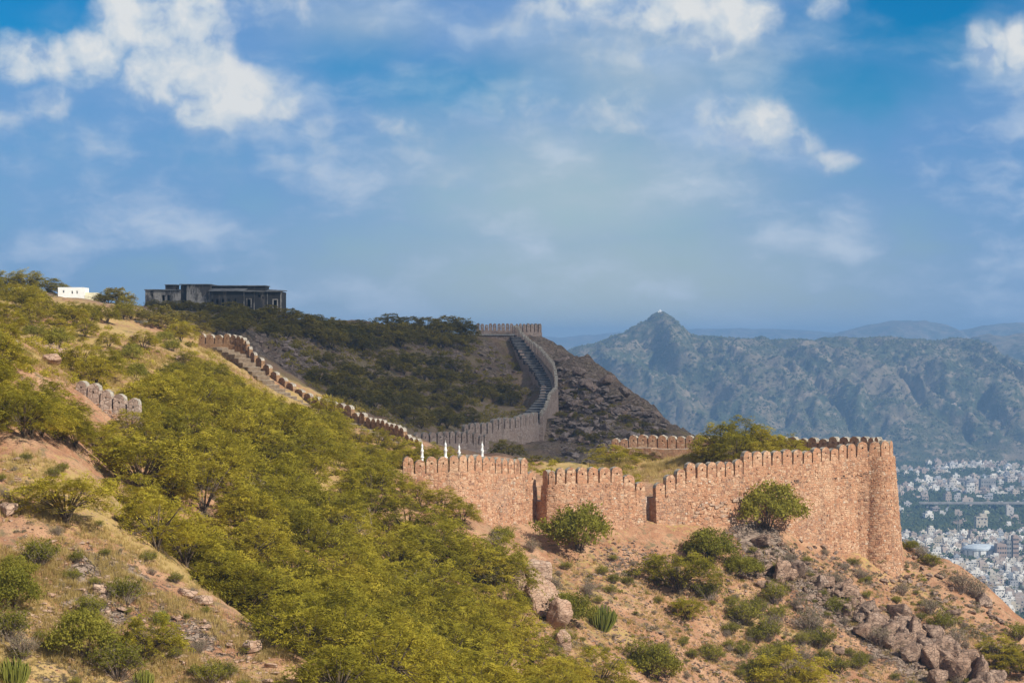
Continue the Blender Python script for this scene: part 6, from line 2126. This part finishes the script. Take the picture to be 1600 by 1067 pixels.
        if r.random() < .6:
            bx.append((-wx * .2, wx * .995, -wy * .3, wy * .99, h + .003, h + .55, 0))
        V, Fa, mi = [], [], []
        for i in range(fl):
            nw = r.choice((2, 3, 3))
            for k in range(nw):
                cx = -wx + 2 * wx * (k + .5) / nw
                z0 = i * .55 + .18
                bx.append((cx - .13, cx + .13, -wy - .012, -wy - .004, z0, z0 + .24, 1))
            if r.random() < .5:
                bx.append((-wx, wx, -wy - .14, -wy - .004, i * .55 + .46, i * .55 + .5, 0))
            cy = r.uniform(-.4, .4)
            bx.append((-wx - .012, -wx - .004, cy - .14, cy + .14, i * .55 + .18, i * .55 + .42, 1))
        me = box_mesh('city_house', bx, [M['house'], M['pane']])
        return me
    HM = [house_mesh(400 + i) for i in range(14)]
    r = random.Random(77)
    spots = []
    Yc = 1500.0
    while Yc < 2160:
        stp = 7.0
        x = (1230 - 800) / F * Yc
        while x < (1900 - 800) / F * Yc:
            if r.random() < .90 and fbm2(np.array([x / 60]), np.array([Yc / 60]), 2, 66)[0] > -.55:
                spots.append((x + r.uniform(-1.6, 1.6), Yc + r.uniform(-2.5, 2.5), r.uniform(1.7, 3.1)))
            x += stp + r.uniform(-.6, 1.6)
        Yc += 10.5
    near = len(spots)
    Yc = 2640.0
    while Yc < 3360:
        x = (1100 - 800) / F * Yc
        while x < (2000 - 800) / F * Yc:
            if fbm2(np.array([x / 120]), np.array([Yc / 150]), 3, 67)[0] > .06:
                spots.append((x + r.uniform(-2.5, 2.5), Yc + r.uniform(-5, 5), r.uniform(2.6, 4.6)))
            x += 10 + r.uniform(-1, 4)
        Yc += 20
    for _ in range(110):
        Yc = r.uniform(2180, 2600)
        spots.append(((r.uniform(1100, 1950) - 800) / F * Yc, Yc, r.uniform(2.4, 5)))
    # the arena stands here, keep its ground free
    YA = 1925.0
    xa0, xa1 = (1498 - 800) / F * YA, (1600 - 800) / F * YA
    spots = [s for s in spots if not (xa0 - 2 < s[0] < xa1 + 2 and YA - 45 < s[1] < YA + 26)]

    def seen_px(s):
        return -s[2] / s[1] * (1 if 1408 < 800 + s[0] / s[1] * F < 1606 and 533.5 + CZ / s[1] * F < 965 else .01)
    spots.sort(key=seen_px)
    for i, (x, y, s) in enumerate(spots[:290]):
        o = bpy.data.objects.new('city_house', HM[r.randrange(14)])
        link(o)
        o.location = (x, y, 0)
        o.rotation_euler = (0, 0, r.choice((0, 0, math.pi / 2)) + r.uniform(-.25, .25))
        o.scale = (s, s * r.uniform(.8, 1.2), s * r.uniform(.9, 1.35))
        if y < 2170:
            tag(o, 'pale flat-roofed house in the dense quarter at the foot of the hill', 'house', 'houses of the near quarter')
        elif y < 2620:
            tag(o, 'pale flat-roofed house standing among trees between the two quarters', 'house', 'houses among the city trees')
        else:
            tag(o, 'pale flat-roofed house in the far quarter under the mountain', 'house', 'houses of the far quarter')
    V, Fa, mi, ti = [], [], [], []
    for (x, y, s) in spots[290:]:
        w_, d_, h_ = s * r.uniform(.8, 1.2), s * r.uniform(.8, 1.2), s * r.choice((1.1, 1.6, 1.6, 2.2))
        a = r.uniform(-.3, .3)
        tt = r.random()
        bx = [(-w_, w_, -d_, d_, -.5, h_), (-w_ * .3, w_ * .4, -d_ * .2, d_ * .5, h_ + .01, h_ + s * .5)]
        for k in range(2):
            zz = h_ * (.25 + .42 * k)
            bx.append((-w_ * .6, -w_ * .25, -d_ - .05, -d_ - .01, zz, zz + .24 * s))
            bx.append((w_ * .2, w_ * .55, -d_ - .05, -d_ - .01, zz, zz + .24 * s))
        for j, (x0, x1, y0, y1, z0, z1) in enumerate(bx):
            i = len(V)
            for (cx_, cy_, cz_) in ((x0, y0, z0), (x1, y0, z0), (x1, y1, z0), (x0, y1, z0), (x0, y0, z1), (x1, y0, z1), (x1, y1, z1), (x0, y1, z1)):
                V.append((x + cx_ * math.cos(a) - cy_ * math.sin(a), y + cx_ * math.sin(a) + cy_ * math.cos(a), cz_))
            Fa += [(i + 4, i + 5, i + 6, i + 7), (i, i + 1, i + 5, i + 4), (i + 1, i + 2, i + 6, i + 5), (i + 2, i + 3, i + 7, i + 6), (i + 3, i, i + 4, i + 7)]
            mi += [1 if j > 1 else 0] * 5
            ti += [tt] * 8
    tag(mobj('distant_houses', np_mesh('distant_houses', V, np.array(Fa), [M['house'], M['pane']], mi, attrs={'tint': ti})), 'mass of small far houses of the city on the plain', 'houses', None, 'stuff')

    # city trees: one far-off wood
    pts = []
    n = 5200
    yy = r.uniform
    Ya = np.concatenate([rg.uniform(2150, 2680, 10500), rg.uniform(1300, 2150, 2600), rg.uniform(2660, 3420, 7500)])
    pxa = rg.uniform(1080, 1960, len(Ya))
    xa = (pxa - 800) / F * Ya
    dn = fbm2(xa / 70, Ya / 110, 3, 68)
    keep = (dn > -.25) | (rg.random(len(Ya)) < .25)
    xa, Ya = xa[keep], Ya[keep]
    sp = np.array([(s[0], s[1]) for s in spots])
    cc, ss = [], []
    for x, y in zip(xa, Ya):
        if y < 2150 and np.min((sp[:, 0] - x) ** 2 + (sp[:, 1] - y) ** 2) < 20:
            continue
        R = r.uniform(2.2, 5.2)
        for k in range(8 if 1360 < 800 + x / y * F < 1660 else 4):
            a = r.uniform(0, 6.28)
            ro = R * .75 * math.sqrt(r.random())
            cc.append((x + ro * math.cos(a), y + ro * math.sin(a), R * r.uniform(.35, 1.15) * (1.25 - .6 * ro / R)))
            ss.append(R * r.uniform(.25, .5))
    clumps(np.array(cc), np.array(ss), 'city_trees', M['city_tree'], 'wood and garden trees between the quarters of the city', 'trees', .9)

    # landmarks in the city
    M['blue_roof'] = mat('pale_blue_roof', m_plain((.40, .46, .52), (.54, .59, .63), .2))
    M['brown_block'] = mat('brown_block', m_plain((.30, .22, .18), (.38, .29, .24), .3))
    M['concrete'] = mat('concrete', m_plain((.20, .19, .18), (.30, .29, .27), .2))
    X = lambda px, Y: (px - 800) / F * Y
    xa, xb = X(1505, YA), X(1560, YA)
    root = empty('arena_hall', ((xa + xb) / 2, YA, 0), 'long pale blue oval hall roof among the city houses', 'hall')
    cx, rx = 0, (xb - xa) / 2
    V, Fa = [], []
    n = 32
    prof = [(1.0, 0, 0), (1.0, 6.5, 0), (1.04, 6.6, 1), (1.04, 8.0, 1), (.86, 9.6, 1), (.5, 10.8, 1), (.02, 11.2, 1)]
    for (s, z, _) in prof:
        for k in range(n):
            a = 2 * math.pi * k / n
            V.append((rx * s * math.cos(a), 13 * s * math.sin(a), z))
    wall, roof = [], []
    for i in range(len(prof) - 1):
        for k in range(n):
            (wall if i < 1 else roof).append((i * n + k, i * n + (k + 1) % n, (i + 1) * n + (k + 1) % n, (i + 1) * n + k))
    mobj('wall', np_mesh('wall', V, np.array(wall), M['white']), root)
    mobj('roof', np_mesh('roof', V, np.array(roof), M['blue_roof']), root)
    for k in range(16):
        a = 2 * math.pi * (k + .5) / 16
        o = mobj('pier', box_mesh('pier', [(-.35, .35, -.4, .4, 0, 6.4, 0)], [M['concrete']]) if k == 0 else bpy.data.meshes['pier'], root, (rx * 1.02 * math.cos(a), 13 * 1.02 * math.sin(a), 0))
        o.rotation_euler = (0, 0, a)
    def block(x0, x1, Y, h, d, m, label, nx, nz, parts=()):
        root = empty('city_block', ((x0 + x1) / 2, Y, 0), label, 'building')
        w_ = (x1 - x0) / 2
        mobj('wall', box_mesh('wall', [(-w_, w_, 0, d, -.5, h, 0), (-w_ + .5, w_ - .5, .5, d - .5, h + .003, h + .8, 0)], [m]), root)
        wm = None
        for i in range(nx):
            for k in range(nz):
                if wm is None:
                    wm = box_mesh('window', [(-.55, .55, -.1, -.01, 0, 1.5, 0)], [M['pane']])
                mobj('window', wm, root, (-w_ + 2 * w_ * (i + .5) / nx, 0, 1.0 + k * (h - .6) / nz))
    Yb = 1905.0
    block(X(1558, Yb), X(1573, Yb), Yb, 12, 12, M['brown_block'], 'low brown block right of the oval hall in the city', 4, 3)
    block(X(1573.5, Yb), X(1581, Yb), Yb + 1, 15, 10, M['concrete'], 'grey block between the brown block and the brown tower in the city', 2, 4)
    block(X(1583, Yb), X(1592, Yb), Yb, 19, 9, M['brown_block'], 'brown tower block right of the oval hall in the city', 3, 5)
    block(X(1533, 2720), X(1556, 2720), 2720, 17, 14, M['concrete'], 'long grey four storey block at the near edge of the far quarter', 6, 4)
    block(X(1538, 2330), X(1546, 2330), 2330, 8, 10, M['cream'], 'cream building among the city trees', 3, 2)
    # flyover
    Yf = 2440.0
    root = empty('flyover', (X(1540, Yf), Yf, 0), 'long grey road bridge on piers crossing the city trees', 'bridge')
    mobj('deck', box_mesh('deck', [(-70, 130, -4, 4, 8, 9.2, 0), (-70, 130, -4.2, -4.002, 8.4, 10.2, 0), (-70, 130, 4.002, 4.2, 8.4, 10.2, 0)], [M['concrete']]), root)
    pm = box_mesh('pier', [(-.9, .9, -1.8, 1.8, -.5, 7.99, 0)], [M['concrete']])
    for k in range(9):
        mobj('pier', pm, root, (-62 + 22 * k, 0, 0))
    root = empty('lattice_mast', (X(1497.5, 2060), 2060, 0), 'thin lattice mast standing at the near edge of the city trees', 'mast')
    V, Fq = [], []
    for (sx, sy) in ((1, 1), (1, -1), (-1, -1), (-1, 1)):
        tube(V, Fq, [Vector((sx * 1.4, sy * 1.4, 0)), Vector((sx * .3, sy * .3, 28))], .16, .1, 4)
    mobj('leg', np_mesh('leg', [tuple(v) for v in V], np.array(Fq), M['concrete']), root)
    V, Fq = [], []
    for k in range(10):
        a, b = 1.4 - 1.1 * k / 10, 1.4 - 1.1 * (k + 1) / 10
        z0, z1 = 2.8 * k, 2.8 * (k + 1)
        cs = ((1, 1), (1, -1), (-1, -1), (-1, 1))
        for i in range(4):
            p, q = cs[i], cs[(i + 1) % 4]
            tube(V, Fq, [Vector((p[0] * a, p[1] * a, z0)), Vector((q[0] * b, q[1] * b, z1))], .07, .07, 3)
    mobj('bracing', np_mesh('bracing', [tuple(v) for v in V], np.array(Fq), M['concrete']), root)
    # white houses on the mountain's foot
    for px, py, Y, w_, lab in ((1490, 685, 3560, 9, 'white house standing alone low on the mountain slope'), (1498, 684, 3565, 6, 'smaller white house beside the lone one on the mountain slope')):
        x = X(px, Y)
        z = float(mh(np.array([x]), np.array([Y]))[0])
        o = bpy.data.objects.new('city_house', HM[3 if px == 1490 else 5])
        link(o)
        o.location = (x, Y, z - .5)
        o.scale = (w_ * .5, w_ * .5, w_ * .42)
        tag(o, lab, 'house')


def build_cloud():
    """the cloud, high behind the camera, whose shadow lies on the building, the far hill and its wall"""
    foot = [(-34, 322), (0, 312), (22, 300), (52, 330), (75, 420), (60, 545), (0, 575), (-70, 560), (-104, 500), (-96, 425), (-76, 392), (-52, 352)]
    h = 620.0
    k = h / SUN.z
    sh = SUN.xy * k
    fp = np.array(foot, float)
    lo, hi = fp.min(0) - 6, fp.max(0) + 6
    st = 3.0
    xs = np.arange(lo[0], hi[0], st)
    ys = np.arange(lo[1], hi[1], st)
    X, Y = np.meshgrid(xs, ys, indexing='ij')
    D = np.full(X.shape, 1e9)
    for (a, b), (c, e) in zip(foot, foot[1:] + foot[:1]):
        dx, dy = c - a, e - b
        t = np.clip(((X - a) * dx + (Y - b) * dy) / (dx * dx + dy * dy), 0, 1)
        D = np.minimum(D, np.hypot(X - a - t * dx, Y - b - t * dy))
    I = np.array([[inside(foot, x, y) for y in ys] for x in xs])
    D = np.where(I, D, -D) + 5 * fbm2(X / 22, Y / 22, 4, 101)
    S = np.sqrt(np.clip(D, 0, None))
    top = S * 6.5 * (1 + .45 * fbm2(X / 26, Y / 26, 4, 102))
    bot = -S * 1.4 * (1 + .4 * fbm2(X / 18, Y / 18, 3, 103))
    nr, nc = X.shape
    n = nr * nc
    V = np.concatenate([np.stack([X + sh.x, Y + sh.y, CZ + h + z], -1).reshape(-1, 3) for z in (np.maximum(top, .02), np.minimum(bot, -.02))])
    idx = np.arange(n).reshape(nr, nc)
    q = np.stack([idx[:-1, :-1], idx[1:, :-1], idx[1:, 1:], idx[:-1, 1:]], -1).reshape(-1, 4)
    q = q[(D.ravel()[q] > 0).any(1)]
    m = bpy.data.materials.new('thin_cloud')
    m.use_nodes = True
    t = NT(m.node_tree)
    d = t.add('ShaderNodeBsdfDiffuse')
    d.inputs[0].default_value = (.88, .88, .88, 1)
    tr = t.add('ShaderNodeBsdfTransparent')
    mx = t.add('ShaderNodeMixShader')
    mx.inputs[0].default_value = CLOUD_CLEAR
    t.l.new(d.outputs[0], mx.inputs[1])
    t.l.new(tr.outputs[0], mx.inputs[2])
    t.l.new(mx.outputs[0], t.add('ShaderNodeOutputMaterial').inputs[0])
    me = np_mesh('cloud', V, np.concatenate([q, q[:, ::-1] + n]), m, smooth=True)
    tag(mobj('cloud', me), 'white heap cloud high over the hills whose shadow falls on the far slope', None, None, 'structure')


def build_haze():
    x0, x1, y0, y1, z0, z1 = -9050, 9050, -1550, 13550, -3.2, CZ + 76
    me = box_mesh('haze', [(x0, x1, y0, y1, z0, z1, 0)], [])
    m = bpy.data.materials.new('haze_air')
    m.use_nodes = True
    t = NT(m.node_tree)
    v = t.add('ShaderNodeVolumePrincipled')
    v.inputs['Color'].default_value = HAZE_COL + (1.0,)
    v.inputs['Density'].default_value = HAZE_D
    v.inputs['Anisotropy'].default_value = HAZE_G
    o = t.add('ShaderNodeOutputMaterial')
    t.l.new(v.outputs[0], o.inputs['Volume'])
    me.materials.append(m)
    ob = mobj('haze', me)
    tag(ob, 'thin blue haze in the air over plain and hills', None, None, 'stuff')


CLOUD_CLEAR = 0.5    # share of light each face of the thin cloud lets through
HAZE_D = 0.00018
HAZE_G = 0.1
HAZE_COL = (0.31, 0.58, 1.0)

M['rock_dark'].name = 'dark_rock'
build_hill()
build_far()
build_walls()
build_stairs()
build_ruin()
build_minarets()
build_plants()
build_rocks()
name_the_rest()
build_cloud()
build_haze()
SC.cycles.max_bounces = 6
SC.cycles.diffuse_bounces = 2
SC.cycles.transmission_bounces = 3
SC.cycles.volume_bounces = 0
SC.cycles.transparent_max_bounces = 8
SC.cycles.use_denoising = True
